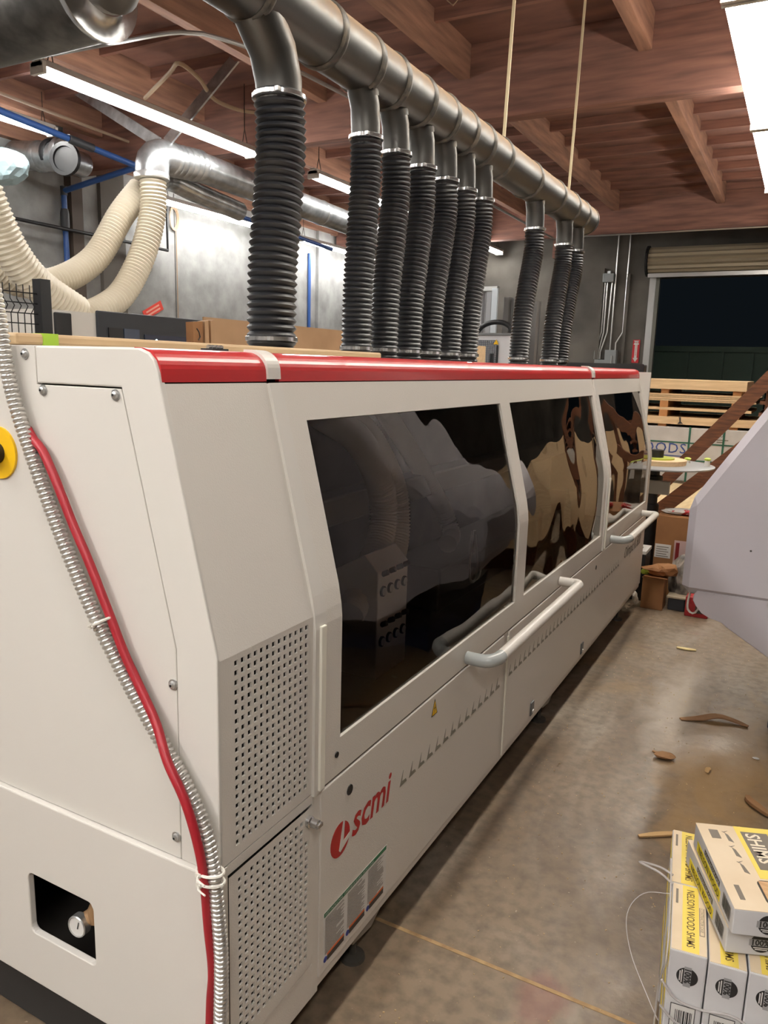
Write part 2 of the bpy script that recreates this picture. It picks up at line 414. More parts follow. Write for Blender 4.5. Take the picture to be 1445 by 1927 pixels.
# outside, beyond the door
dp = thing('dumpster', (-0.9, 15, 0), 'dark green waste container standing outside the open roll-up door', 'container')
DG = mat('dark_green_paint', rgb(46, 70, 58), 0.6)
MB().box(-2.4, 0.2, 14.6, 16.2, 0, 2.0).build('body', DG, dp)
MB().box(-2.45, 0.25, 14.55, 16.25, 2.0, 2.1).build('rim', DG, dp)
for x in (-1.9, -1.2, -0.6, -0.1): MB().box(x, x+0.06, 14.54, 14.6, 0, 2.0).build('rib', DG, dp)

# ------------------------------------------------------------------ fluorescent fixtures
def fixture(x, y0, y1, z, label, hang=4.2, offs=(-0.038, 0.038), lip=0.027, tm=None):
    t = thing('fluorescent_light', (x, (y0+y1)/2, z), label, 'light', 'fluorescent strip lights')
    hw = max(offs) + lip
    MB().prism([[(x-hw, z+0.03), (x+hw, z+0.03), (x+hw*0.5, z+0.085), (x-hw*0.5, z+0.085)]], XZ, y0, y1).build('housing', HOUSE, t)
    for s in offs:
        MB().cyl((x+s, y0+0.05, z+0.005), (x+s, y1-0.05, z+0.005), 0.019, seg=10).build('tube', tm or TUBE, t, smooth=True)
    for y in (y0, y1-0.03):
        MB().box(x-max(offs)-0.03, x+max(offs)+0.03, y, y+0.03, z-0.02, z+0.06).build('end_cap', HOUSE, t)
    for y in (y0+0.12, y1-0.12):
        mb = MB()
        for s in (-0.03, 0.03): mb.tube([(x+s, y, z+0.08), (x, y, z+0.22), (x, y, hang)], 0.004, 6)
        mb.build('chain', mat('dark_chain', rgb(70, 62, 56), 0.5, 0.6), t)
    return t
fixture(-4.2, 3.02, 5.46, 3.58, 'long lit strip light above the white hose elbow at the upper left')
fixture(-4.2, 6.52, 8.96, 3.62, 'lit strip light seen between the thick and the second black hose')
fixture(-4.2, 10.02, 12.46, 3.59, 'lit strip light showing only its far end beside the seventh black hose')
fixture(-6.7, 6.75, 9.19, 3.58, 'lit strip light against the pale wall left of the thick black hose')
fixture(-6.7, 9.86, 12.30, 3.56, 'lit strip light below the round duct right of the thick black hose')
fixture(-6.24, 2.3, 4.80, 3.83, 'lit strip light cut off by the left edge above the silver tee')
for y, lb in ((-1.0, 'strip light overhead of the camera'), (1.46, 'strip light overhead of the machine front'), (3.92, 'glaring strip light nearest in the upper right corner'),
              (6.38, 'second glaring strip light down the right edge'), (8.84, 'strip light at the right edge nearest the roll-up door')):
    fixture(0.325, y, y+2.44, 3.58, lb, offs=(-0.095, -0.032, 0.032, 0.095) if 0 < y < 8 else (-0.038, 0.038), lip=-0.004, tm=TUBE_B)
for i, y in enumerate((-3.4, -0.4)):
    fixture(-4.2, y-0.2, y+2.24, 3.6, ('strip light far to the left behind the camera', 'strip light to the left of the camera, out of the frame')[i])

for y, lb in ((-5.8, 'added unseen strip light behind the camera, farther one to the left'), (-3.2, 'added unseen strip light behind the camera, nearer one to the left')):
    fixture(-1.9, y, y+2.44, 3.58, lb, offs=(-0.095, -0.032, 0.032, 0.095))  # unseen pair added to brighten the machine's near end face
fixture(1.7, -3.5, -1.06, 3.45, 'added unseen strip light behind the camera over its right shoulder', offs=(-0.095, -0.032, 0.032, 0.095))  # unseen lamp added to light the near grille from behind
fixture(-0.2, -4.9, -2.46, 3.58, 'added unseen strip light behind the camera to the right', offs=(-0.095, -0.032, 0.032, 0.095))  # one more unseen lamp, added for a brighter end face

# ------------------------------------------------------------------ the edge banding machine
mc = thing('edge_banding_machine', (-0.5, 2.15, 0), 'long cream edge banding machine with red top strip and smoked windows', 'machine')
def prof_pts():      # front skin from the seam up to the red cap (x, z)
    return [(0, 0.677), (0, 0.765), (0, 1.055), (-0.003, 1.085), (-0.010, 1.125), (-0.099, 1.478), (-0.119, 1.558)]
def skin(y_cuts, holes, name, m, off=0.0, thick=0.012, parent=mc):
    P = prof_pts(); mb = MB(); n = len(P)
    for y in y_cuts: mb.v += [Vector((x+off, y, z)) for x, z in P]
    for i in range(len(y_cuts)-1):
        for k in range(n-1):
            if i in holes and 1 <= k <= 4: continue
            mb.f.append((i*n+k, (i+1)*n+k, (i+1)*n+k+1, i*n+k+1))
    used = sorted({j for f in mb.f for j in f}); rm = {j: i for i, j in enumerate(used)}
    mb.v = [mb.v[j] for j in used]; mb.f = [tuple(rm[j] for j in f) for f in mb.f]
    return mb.build(name, m, parent, solid=thick)
def pane(y0, y1, m):
    P = [(x-0.008, z) for x, z in [(0, 0.755), (0, 0.9), (0, 1.055), (-0.003, 1.085), (-0.010, 1.125), (-0.055, 1.30), (-0.101, 1.486)]]
    n = len(P); ys = [y0-0.01 + (y1-y0+0.02)*i/6 for i in range(7)]; mb = MB()
    for y in ys: mb.v += [Vector((x, y, z)) for x, z in P]
    for i in range(6):
        for k in range(n-1): mb.f.append((i*n+k, (i+1)*n+k, (i+1)*n+k+1, i*n+k+1))
    o = mb.build('window_pane', m, mc, smooth=True); o['label'] = 'smoked acrylic window'
    return o
skin([0.338, 0.411, 1.617, 1.714, 2.955, 2.998], {1, 3}, 'hood_skin', BEIGE)
skin([3.052, 3.09, 4.222, 4.30], {1}, 'hood_skin', BEIGE)
pane(0.411, 1.617, PANE1); pane(1.714, 2.955, PANE2); pane(3.09, 4.222, PANE3)
skin([0.296, 0.338], set(), 'divider_strip', BEIGE2, 0.007, 0.02)
skin([2.998, 3.052], set(), 'divider_strip', BEIGE2, 0.007, 0.02)
for y in (0.318, 3.025): MB().box(0.006, 0.013, y-0.008, y+0.012, 0.684, 1.06).build('trim_bar', WHITEBAR, mc, bevel=0.002)
# red cap
capp = [(-0.119, 1.5605)] + [(-0.166+0.046*math.cos(t*math.pi/18), 1.576+0.0418*math.sin(t*math.pi/18)) for t in range(10)] + [(-0.182, 1.6185)]
def cap(y0, y1, m, off=0.0, name='red_top_strip'):
    mb = MB()
    for y in (y0, y1): mb.v += [Vector((x+off*0.7, y, z+off*0.7)) for x, z in capp]
    n = len(capp); mb.f = [(k, n+k, n+k+1, k+1) for k in range(n-1)]
    return mb.build(name, m, mc, solid=0.01)
cap(0.006, 0.296, RED); cap(0.338, 2.998, RED); cap(3.052, 4.30, RED)
cap(0.296, 0.338, BEIGE2, 0.007, 'divider_strip'); cap(2.998, 3.052, BEIGE2, 0.007, 'divider_strip')
MB().box(-1.0, -0.181, 0.006, 4.30, 1.600, 1.6183).build('top_panel', BEIGE2, mc)
MB().box(-1.02, -1.0, 0.0, 4.30, 0.18, 1.617).build('back_panel', BEIGE2, mc)
# near module front with perforations
def perforated(name, y0, y1, z0, z1, ys, zs, h, skip, x=0.0, t=0.004):
    cy = [y0] + [v for c in ys for v in (c-h, c+h)] + [y1]; cz = [z0] + [v for c in zs for v in (c-h, c+h)] + [z1]
    mb = MB(); idx = {}
    def vid(i, j, d):
        k = (i, j, d)
        if k not in idx: idx[k] = len(mb.v); mb.v.append(Vector((x if d == 0 else x-t, cy[i], cz[j])))
        return idx[k]
    for i in range(len(cy)-1):
        for j in range(len(cz)-1):
            if i % 2 == 1 and j % 2 == 1 and ((i-1)//2, (j-1)//2) not in skip:
                for (a, b) in (((i,j),(i+1,j)), ((i+1,j),(i+1,j+1)), ((i+1,j+1),(i,j+1)), ((i,j+1),(i,j))):
                    mb.f.append((vid(*a,0), vid(*b,0), vid(*b,1), vid(*a,1)))
            else: mb.f.append((vid(i,j,0), vid(i+1,j,0), vid(i+1,j+1,0), vid(i,j+1,0)))
    return mb.build(name, BEIGE, mc, fix=False)
pitch = 0.01862
perforated('perforated_cover', 0.004, 0.296, 0.683, 1.085, [0.0485+pitch*k for k in range(13)], [0.712+0.01872*k for k in range(20)], 0.0054, set())
P = [(0, 1.085), (-0.010, 1.125), (-0.119, 1.558)]
mb = MB()
for y in (0.004, 0.296): mb.v += [Vector((x, y, z)) for x, z in P]
mb.f = [(0, 3, 4, 1), (1, 4, 5, 2)]
mb.build('sloped_cover', BEIGE, mc, smooth=True)
perforated('perforated_door', 0.016, 0.294, 0.262, 0.657, [0.0485+pitch*k for k in range(13)], [0.297+0.01872*k for k in range(19)], 0.0054, {(12, 18), (12, 17), (12, 16)}, x=0.004)
MB().box(-0.004, 0.0035, 0.016, 0.294, 0.258, 0.262).build('door_lip', BEIGE2, mc)
MB().box(-0.02, 0.002, 0.002, 0.305, 0.165, 0.256).build('kick_plate', BEIGE, mc, bevel=0.003)
MB().box(-0.02, 0.0, 0.002, 0.305, 0.659, 0.681).build('cross_rail', BEIGE, mc)
MB().box(-0.02, 0.001, 0.297, 0.327, 0.165, 0.681).build('post', BEIGE, mc)
MB().box(-0.09, -0.08, 0.03, 0.29, 0.2, 1.10).build('hole_shade_backing', BLACK, mc)  # black sheet standing in for the shade inside the holes
MB().box(-0.02, 0.003, 0.0, 0.0145, 0.165, 0.681).build('corner_post', BEIGE, mc)
lk = MB().lathe((0.0, 0.279, 0.628), (1, 0, 0), [(0, .013), (0.012, .013), (0.014, .010), (0.03, .010), (0.032, .006)], 14).build('lock', CHROME, mc, smooth=True)
MB().box(0.03, 0.036, 0.270, 0.288, 0.624, 0.632).build('key_tab', CHROME, lk)
# end face
arc = [(-0.119, 1.560), (-0.122, 1.577), (-0.130, 1.597), (-0.144, 1.610), (-0.165, 1.617)]
MB().prism([[(-0.43, 1.617), (-0.43, 1.549), (-0.209, 1.549), (-0.096, 1.090), (-0.096, 0.668), (-0.002, 0.668), (-0.002, 1.088)] + arc], XZ, 0.0, 0.014).build('end_frame', BEIGE2, mc, bevel=0.003)
MB().prism([[(-1.02, 1.617), (-1.02, 0.669), (-0.0985, 0.669), (-0.0985, 1.089), (-0.2115, 1.546), (-0.4325, 1.546), (-0.4325, 1.617)]], XZ, 0.001, 0.014).build('end_cover', BEIGE2, mc, bevel=0.0015)
MB().prism([[(-1.0, 0.67), (-0.03, 0.67), (-0.03, 1.08), (-0.15, 1.55), (-0.2, 1.60), (-1.0, 1.60)]], XZ, 0.014, 0.018).build('end_seam_backing', SEAM, mc)
MB().prism([[(-1.02, 0.205), (-0.002, 0.205), (-0.002, 0.6675), (-1.02, 0.6675)], rrect(-0.541, -0.337, 0.335, 0.484, 0.016)], XZ, -0.010, 0.006).build('end_base_panel', BEIGE2, mc, bevel=0.003)
MB().box(-0.75, -0.05, 0.29, 0.295, 0.17, 0.66).build('inner_divider', INNER, mc)
MB().box(-1.0, -0.02, 0.02, 4.28, 0.170, 0.178).build('base_plate', INNER, mc)
for x, z in ((-0.46, 1.602), (-0.414, 1.536), (-0.224, 1.535), (-0.106, 1.02), (-0.108, 0.713)):
    sc = MB().lathe((x, 0.002, z), (0, -1, 0), [(0, .0105), (0.003, .0105), (0.0032, .0075), (0.007, .0065), (0.009, .003)], 16).build('screw', STEEL, mc, smooth=True)
    MB().cyl((x, -0.0065, z), (x, -0.0078, z), 0.0024, seg=6).build('hex_socket', BLACK, sc)
# gauge behind the opening
gd = Vector((0.10, -1, 0.06)); gc = Vector((-0.414, 0.012, 0.386))
BRASS = mat('brass_dull', rgb(164, 130, 94), 0.5, 0.3)
gg = MB().lathe(gc, gd, [(-0.020, .010), (-0.014, .010), (-0.013, .0245), (0.004, .0245), (0.006, .022), (0.003, .0215)], 24).build('pressure_gauge', STEEL, mc, smooth=True)
MB().lathe(gc, gd, [(0.002, .0212), (0.0032, .0212)], 24).build('dial', WHITE, gg)
MB().bar(gc + gd*0.0042 + Vector((0.002, 0, -0.004)), gc + gd*0.0042 + Vector((0.007, 0, 0.013)), 0.0018, 0.001, (0, 1, 0)).build('needle', INK, gg)
MB().tube([gc - gd*0.016, (-0.405, 0.035, 0.396), (-0.370, 0.04, 0.405)], 0.017, 14).build('valve_body', BRASS, gg, smooth=True)
MB().tube([(-0.375, 0.035, 0.40), (-0.378, 0.035, 0.425), (-0.372, 0.035, 0.452)], [0.018, 0.021, 0.014], 14).build('regulator', BRASS, gg, smooth=True)
MB().tube(smooth_path([(-0.345, 0.018, 0.478), (-0.356, 0.018, 0.44), (-0.354, 0.018, 0.40), (-0.342, 0.018, 0.375), (-0.333, 0.018, 0.365)], 0.01), 0.0045, 8).build('air_line', mat('cream_line', rgb(200, 174, 134), 0.5), gg, smooth=True)
# emergency stop
es = MB().prism([[(-0.553+0.052*math.cos(t*math.pi/16), 1.408+0.052*math.sin(t*math.pi/16)) for t in range(32)]], XZ, -0.004, 0.001).build('emergency_stop', YELLOW, mc)
es['label'] = 'yellow emergency stop disc with red push button'
MB().lathe((-0.553, -0.004, 1.408), (0, -1, 0), [(0, .020), (0.012, .020), (0.013, .018)], 20).build('collar', BLACK, es, smooth=True)
MB().lathe((-0.553, -0.016, 1.408), (0, -1, 0), [(0, .012), (0.006, .013), (0.008, .019), (0.016, .019), (0.021, .014)], 20).build('push_button', mat('stop_red', rgb(196, 40, 28), 0.35), es, smooth=True)
# lower front
MB().box(-0.05, -0.006, 0.327, 4.29, 0.165, 0.683).build('lower_frame', BEIGE, mc)
MB().box(-0.012, 0.001, 0.333, 1.520, 0.192, 0.670).build('lower_panel', BEIGE, mc, bevel=0.004)
MB().box(-0.012, 0.001, 1.578, 4.285, 0.192, 0.670).build('lower_panel', BEIGE, mc, bevel=0.004)
MB().box(0.0, 0.006, 1.553, 1.562, 0.188, 0.655).build('trim_bar', WHITEBAR, mc, bevel=0.002)
MB().box(-0.006, -0.002, 0.333, 4.285, 0.671, 0.6765).build('shadow_gap', mat('seam_brown', rgb(104, 94, 82), 0.7), mc)
MB().box(-1.0, -0.05, 4.275, 4.295, 0.18, 1.60).build('far_end_panel', BEIGE2, mc)
MB().box(-0.96, -0.02, 0.34, 4.27, 0.60, 0.62).build('inner_bed', INNER, mc)
MB().box(-0.68, -0.66, 0.34, 4.27, 0.62, 1.58).build('inner_back', INNER, mc)
MB().box(-0.66, -0.15, 0.345, 4.27, 1.55, 1.57).build('inner_roof', INNER, mc)
MB().prism([[(-0.66, 0.62), (-0.03, 0.62), (-0.03, 1.08), (-0.14, 1.52), (-0.66, 1.52)]], XZ, 0.335, 0.345).build('inner_partition', INNER, mc)
# handles
for y0, y1 in ((1.16, 2.20), (3.19, 4.10)):
    h = MB().tube(smooth_path([(0.004, y0, 0.706), (0.05, y0, 0.706), (0.075, y0+0.005, 0.708), (0.092, y0+0.03, 0.710), (0.095, y0+0.06, 0.710)], 0.01), 0.021, 14).build('handle', GREYP, mc, smooth=True)
    MB().cyl((0.095, y0+0.06, 0.710), (0.095, y1-0.05, 0.710), 0.0195, seg=16).build('grip', BEIGE2, h, smooth=True)
    MB().tube(smooth_path([(0.004, y1, 0.706), (0.05, y1, 0.706), (0.080, y1-0.005, 0.708), (0.094, y1-0.03, 0.710), (0.095, y1-0.05, 0.710)], 0.01), 0.020, 14).build('bracket', BEIGE2, h, smooth=True)
for y in (1.915, 2.72):
    p = MB().box(0.001, 0.006, y-0.022, y+0.022, 0.205, 0.262).build('flush_latch', mat('latch_grey', rgb(92, 96, 98), 0.4), mc, bevel=0.004)
    MB().lathe((0.006, y+0.006, 0.218), (1, 0, 0), [(0, .009), (0.003, .008)], 12).build('keyhole_cap', STEEL, p, smooth=True)
for y, z, r in ((0.457, 0.611, 0.0135), (0.396, 0.729, 0.0075), (2.9, 0.61, 0.012)):
    MB().lathe((0.0005, y, z), (1, 0, 0), [(0, r), (0.002, r*0.95), (0.0015, r*0.6)], 18).build('plug', BLACK, mc, smooth=True)
# feet
for y in (0.62, 2.30, 4.0):
    f = MB().prism([[(y-0.05, 0.085), (y+0.05, 0.072), (y+0.12, 0.105), (y+0.20, 0.118), (y+0.27, 0.150), (y+0.27, 0.166), (y-0.08, 0.166)]], YZ, -0.10, -0.045).build('foot_bracket', mat('grey_casting', rgb(156, 150, 138), 0.5), mc, bevel=0.004)
    MB().lathe((-0.075, y, 0.0), (0, 0, 1), [(0, .035), (0.010, .033), (0.016, .010), (0.09, .010)], 16).build('levelling_foot', mat('foot_dark', rgb(70, 66, 60), 0.6), f, smooth=True)
for y in (0.6, 2.45, 4.0):
    f = MB().box(-0.95, -0.85, y-0.08, y+0.08, 0.09, 0.165).build('foot_bracket', mat('grey_casting', rgb(156, 150, 138), 0.5), mc)
    MB().lathe((-0.9, y, 0.0), (0, 0, 1), [(0, .045), (0.012, .042), (0.02, .012), (0.09, .012)], 16).build('levelling_foot', STEEL, f, smooth=True)
MB().box(-0.9, -0.30, 0.05, 4.25, 0.015, 0.17).build('chassis_light_block', mat('chassis_dark', rgb(40, 37, 34), 0.8), mc)  # reaches almost to the floor to block light leaking under the machine
# lettering and decals on the front
E = 0.0016
def ydisc(c, r, m, name, parent, ry=None, x=E, n=28):
    return MB().prism([[(c[0]+(ry or r)*math.cos(2*math.pi*k/n), c[1]+r*math.sin(2*math.pi*k/n)) for k in range(n)]], YZ, x-0.0006, x).build(name, m, parent)
lg = ydisc((0.418, 0.503), 0.043, LOGORED, 'emblem', mc)
lg['label'] = 'round red emblem with a white slanted wedge'
MB().prism([[(0.437, 0.552), (0.431, 0.552), (0.412, 0.476), (0.418, 0.470), (0.470, 0.492), (0.462, 0.500), (0.432, 0.493)]], YZ, E-0.0002, E+0.0006).build('wedge', BEIGE2, lg)
text('scmi', 0.115, LOGORED, mc, (E, 0.468, 0.478), (0, 1, 0), (0, 0, 1), shear=0.22, sx=0.93, bold=0.0022)
def chev(y, z):
    return MB().prism([[(y, z), (y+0.042, z), (y+0.036, z+0.010), (y+0.014, z+0.012), (y+0.019, z+0.042)]], YZ, E-0.0006, E).build('chevron', DECAL, mc)
c0 = None
for k in range(14):
    if c0 is None: c0 = chev(0.722, 0.482)
    else: share(c0, (0, 0.0565*k, 0), mc)
for k in range(34): share(c0, (0, 1.590-0.722+0.0565*k, 0.006), mc)
text('Olimpic K 800', 0.10, TXTD, mc, (E, 3.63, 0.497), (0, 1, 0), (0, 0, 1), shear=0.2, sx=0.88)
wt = MB().prism([[(0.912, 0.606), (0.953, 0.606), (0.9325, 0.656)]], YZ, E-0.0006, E).build('warning_triangle', INK, mc)
MB().prism([[(0.9165, 0.6085), (0.9485, 0.6085), (0.9325, 0.649)]], YZ, E, E+0.0003).build('yellow_field', YELLOW, wt)
MB().prism([[(0.936, 0.640), (0.928, 0.626), (0.932, 0.626), (0.929, 0.612), (0.938, 0.629), (0.934, 0.629)]], YZ, E+0.0003, E+0.0006).build('bolt_symbol', INK, wt)
lb = MB().box(E-0.0008, E-0.0002, 0.350, 0.656, 0.212, 0.350).build('safety_label', WHITE, mc); lb['label'] = 'white safety instruction label with green header and three columns'
MB().box(E-0.0002, E, 0.352, 0.654, 0.338, 0.349).build('header', GREEN, lb)
text('SAFETY INSTRUCTIONS   CONSIGNES DE SECURITE / INSTRUCCIONES', 0.0085, WHITE, lb, (E+0.0002, 0.356, 0.3405), (0, 1, 0), (0, 0, 1), sx=0.86)
for k in range(3):
    y = 0.357 + 0.100*k
    mb = MB(); z = 0.332
    while z > 0.238:
        L = random.choice((0.084, 0.084, 0.080, 0.05, 0.07)); mb.quad((E, y, z), (E, y+L, z), (E, y+L, z-0.0018), (E, y, z-0.0018)); z -= 0.0036
    mb.build('fine_print', mat('fine_print_ink', rgb(120, 112, 104), 0.6), lb, fix=False)
    MB().box(E-0.0002, E, y+0.010, y+0.086, 0.229, 0.235).build('orange_bar', ORANGE, lb)
    MB().box(E-0.0002, E, y+0.010, y+0.086, 0.215, 0.229).build('notice_bar', TXTD, lb)
    ydisc((y+0.002, 0.224), 0.0075, BLUE, 'blue_symbol', lb, x=E+0.0004, n=16)
for k in range(2): MB().box(-0.1215, -0.1195, 4.20, 4.26, 1.570+0.008*k, 1.574+0.008*k).build('small_badge', mat('print_pale', rgb(200, 150, 140), .5), mc)
# unit seen through the first window
pc = MB().prism([[(-0.46, 0.62), (-0.25, 0.62), (-0.25, 0.97), (-0.30, 1.02), (-0.46, 0.93)]], XZ, 1.03, 1.235).build('pneumatic_cabinet', mat('cabinet_pale', rgb(236, 231, 224), 0.5), mc, bevel=0.004)
for z in (0.905, 0.74):
    for k in range(4):
        g = MB().lathe((-0.25, 1.060+0.048*k, z), (1, 0, 0), [(0, .017), (0.006, .017), (0.007, .014)], 16).build('gauge', BLACK, pc, smooth=True)
        MB().lathe((-0.2425, 1.060+0.048*k, z), (1, 0, 0), [(0, .013), (0.001, .013)], 16).build('gauge_dial', WHITE, g)
        MB().lathe((-0.25, 1.060+0.048*k, z+0.055), (1, 0, 0.5), [(0, .009), (0.02, .009), (0.022, .007)], 10).build('knob', BLACK, pc, smooth=True)
DUCTH = mat('inner_hose_grey', rgb(222, 214, 202), 0.5)
corrugated([(-0.40, 0.92, 1.46), (-0.38, 1.12, 1.36), (-0.37, 1.25, 1.20), (-0.36, 1.25, 1.05), (-0.34, 1.10, 0.90), (-0.32, 0.98, 0.84)], 0.045, 0.012, 0.004, 14).build('inner_hose', DUCTH, mc, smooth=True)
corrugated([(-0.46, 1.10, 1.46), (-0.44, 1.28, 1.36), (-0.42, 1.43, 1.18), (-0.40, 1.44, 1.04), (-0.38, 1.36, 0.92), (-0.36, 1.20, 0.86), (-0.34, 1.06, 0.82)], 0.045, 0.012, 0.004, 14).build('inner_hose', DUCTH, mc, smooth=True)
corrugated([(-0.55, 1.55, 1.46), (-0.53, 1.80, 1.25), (-0.50, 2.05, 1.00), (-0.46, 2.08, 0.88), (-0.42, 1.95, 0.86)], 0.036, 0.014, 0.004, 12).build('inner_hose', DUCTH, mc, smooth=True)
MB().tube(smooth_path([(-0.36, 2.08, 0.90), (-0.36, 2.06, 0.76), (-0.36, 2.08, 0.68), (-0.36, 2.13, 0.67), (-0.36, 2.15, 0.74), (-0.36, 2.10, 0.90)], 0.015), 0.007, 8).build('cable_loop', TIE, mc, smooth=True)
MB().box(-0.60, -0.50, 1.0, 4.2, 1.06, 1.16).build('inner_rail', mat('rail_grey', rgb(128, 122, 114), 0.5), mc, bevel=0.01)
MB().box(-0.62, -0.36, 1.75, 4.1, 0.62, 0.80).build('pressure_beam', mat('rail_dark', rgb(84, 78, 72), 0.5), mc, bevel=0.01)

# ------------------------------------------------------------------ conduit, red hose and ties on the end face
cp = [(-0.60, -0.02, 1.95), (-0.525, -0.018, 1.76), (-0.502, -0.018, 1.664), (-0.492, -0.018, 1.586), (-0.472, -0.018, 1.508), (-0.422, -0.018, 1.390), (-0.371, -0.018, 1.283), (-0.319, -0.018, 1.187), (-0.274, -0.018, 1.112),
      (-0.216, -0.018, 1.030), (-0.171, -0.018, 0.972), (-0.121, -0.018, 0.912), (-0.071, -0.018, 0.853), (-0.022, -0.020, 0.778), (0.001, -0.024, 0.712), (0.013, -0.026, 0.631), (0.020, -0.026, 0.523), (0.016, -0.026, 0.376), (0.012, -0.028, 0.2), (0.010, -0.03, 0.016)]
tag(corrugated(cp, 0.0118, 0.0094, 0.0021, 16, 6).build('flexible_conduit', mat('conduit_zinc', rgb(214, 211, 206), 0.28, 0.75), None, smooth=True), 'ribbed metal flexible conduit running diagonally down the near end of the machine', 'conduit')
rp = [(-0.452, -0.010, 1.462), (-0.432, -0.011, 1.440), (-0.408, -0.014, 1.425), (-0.374, -0.016, 1.374), (-0.329, -0.016, 1.288), (-0.291, -0.016, 1.222), (-0.247, -0.016, 1.137), (-0.209, -0.016, 1.062), (-0.166, -0.017, 0.997),
      (-0.128, -0.022, 0.946), (-0.088, -0.038, 0.892), (-0.045, -0.043, 0.834), (-0.018, -0.043, 0.764), (-0.006, -0.040, 0.694), (-0.003, -0.034, 0.587), (0.000, -0.028, 0.491), (-0.012, -0.022, 0.40), (-0.02, -0.022, 0.2), (-0.02, -0.022, 0.02)]
tag(MB().tube(smooth_path(rp, 0.012), 0.0085, 12).build('air_hose', REDP, None, smooth=True), 'dark red rubber air hose strapped to the ribbed conduit', 'hose')
def tie(c, d, label, a=0.028, b=0.018):
    c, d = Vector(c), Vector(d).normalized(); u = Vector((0, 1, 0)); v = d.cross(u)
    pts = [c + v*a*math.cos(t*math.pi/10) + u*b*math.sin(t*math.pi/10) for t in range(21)]
    t = thing('cable_tie', c, label, 'cable tie', 'cable ties on the conduit')
    MB().tube(pts, 0.0028, 6, False).build('loop', TIE, t, smooth=True)
    MB().obox(c - v*a*0.4 - u*b*0.95, v*0.006, u*0.004, d*0.004).build('head', TIE, t)
    MB().tube(smooth_path([c - v*a*0.4 - u*b, c - v*a*0.1 - u*(b+0.012), c + v*0.02 - u*(b+0.02)], 0.01), 0.0018, 5).build('tail', TIE, t)
tie((-0.262, -0.018, 1.115), (0.45, 0, -0.8), 'white cable tie holding red hose and conduit halfway up the end face')
tie((0.001, -0.030, 0.700), (0.1, 0, -1), 'upper white cable tie of the pair at the machine corner')
tie((0.003, -0.031, 0.682), (0.1, 0, -1), 'lower white cable tie of the pair at the machine corner')

# ------------------------------------------------------------------ main dust duct and black hoses
dd = thing('dust_extraction_duct', (-0.7, 2.8, 2.66), 'long dusty galvanised extraction duct above the machine with ten drops', 'duct')
DX, DZ, DR = -0.70, 2.665, 0.101
SEAL = mat('joint_sealant', rgb(72, 69, 64), 0.5, 0.2, col2=rgb(112, 102, 88), scale=30, lo=0.45, hi=0.75)
cuts = [0.62, 0.98, 1.36, 1.62, 1.82, 2.06, 2.30, 2.52, 2.74, 3.00, 3.50, 3.98, 4.33, 4.60, 4.83]
for a, b in zip(cuts, cuts[1:]):
    MB().lathe((DX, a, DZ), (0, 1, 0), [(0, DR-0.001), (b-a, DR-0.001)], 32).build('duct_section', GALVD, dd, smooth=True)
for y in cuts[1:-1]:
    MB().lathe((DX, y-0.018, DZ), (0, 1, 0), [(0, DR), (0.005, DR+0.005), (0.012, DR+0.006), (0.016, DR+0.001), (0.024, DR+0.005), (0.032, DR+0.004), (0.036, DR)], 32).build('bead', SEAL, dd, smooth=True)
MB().lathe((DX, 4.825, DZ), (0, 1, 0), [(0, DR+0.003), (0.012, DR+0.003), (0.013, DR-0.012)], 32).build('end_cap', GALVD, dd, smooth=True)
el = smooth_path([(DX, 0.62, DZ), (DX, 0.50, DZ+0.01), (DX-0.02, 0.40, DZ+0.06), (DX-0.05, 0.33, DZ+0.16), (DX-0.07, 0.30, DZ+0.5), (DX-0.07, 0.30, 4.2)], 0.06)
MB().tube(el, [DR + (0.005 if i % 2 == 0 else 0.0) for i in range(len(el))], 28).build('elbow', GALVD, dd, smooth=True)
tops = [1.13, 1.67, 1.91, 2.15, 2.39, 2.61, 2.84, 3.71, 4.35, 4.64]
bases = [1.09, 1.63, 1.85, 2.07, 2.28, 2.51, 2.73, 3.55, 4.19, 4.44]
names = ['thickest black corrugated hose, nearest the camera, with clamps at both ends', 'second black corrugated hose, first of the six thin ones after the thick hose',
         'third black corrugated hose from the camera in the close row', 'fourth black corrugated hose from the camera in the close row',
         'fifth black corrugated hose from the camera in the close row', 'sixth black corrugated hose, last but one of the close row',
         'seventh black corrugated hose, last of the close row beside the small lamp', 'single black corrugated hose standing apart in front of the dark wall',
         'front one of the two touching black hoses at the far end', 'rear one of the two touching black hoses at the far end']
bows = [(0.012, 0.0), (0.006, 0.0), (0.012, 0.0), (0.014, 0.0), (0.016, 0.0), (0.012, 0.0), (0.010, 0.0), (0.008, 0.0), (0.008, 0.0), (0.01, 0.0)]
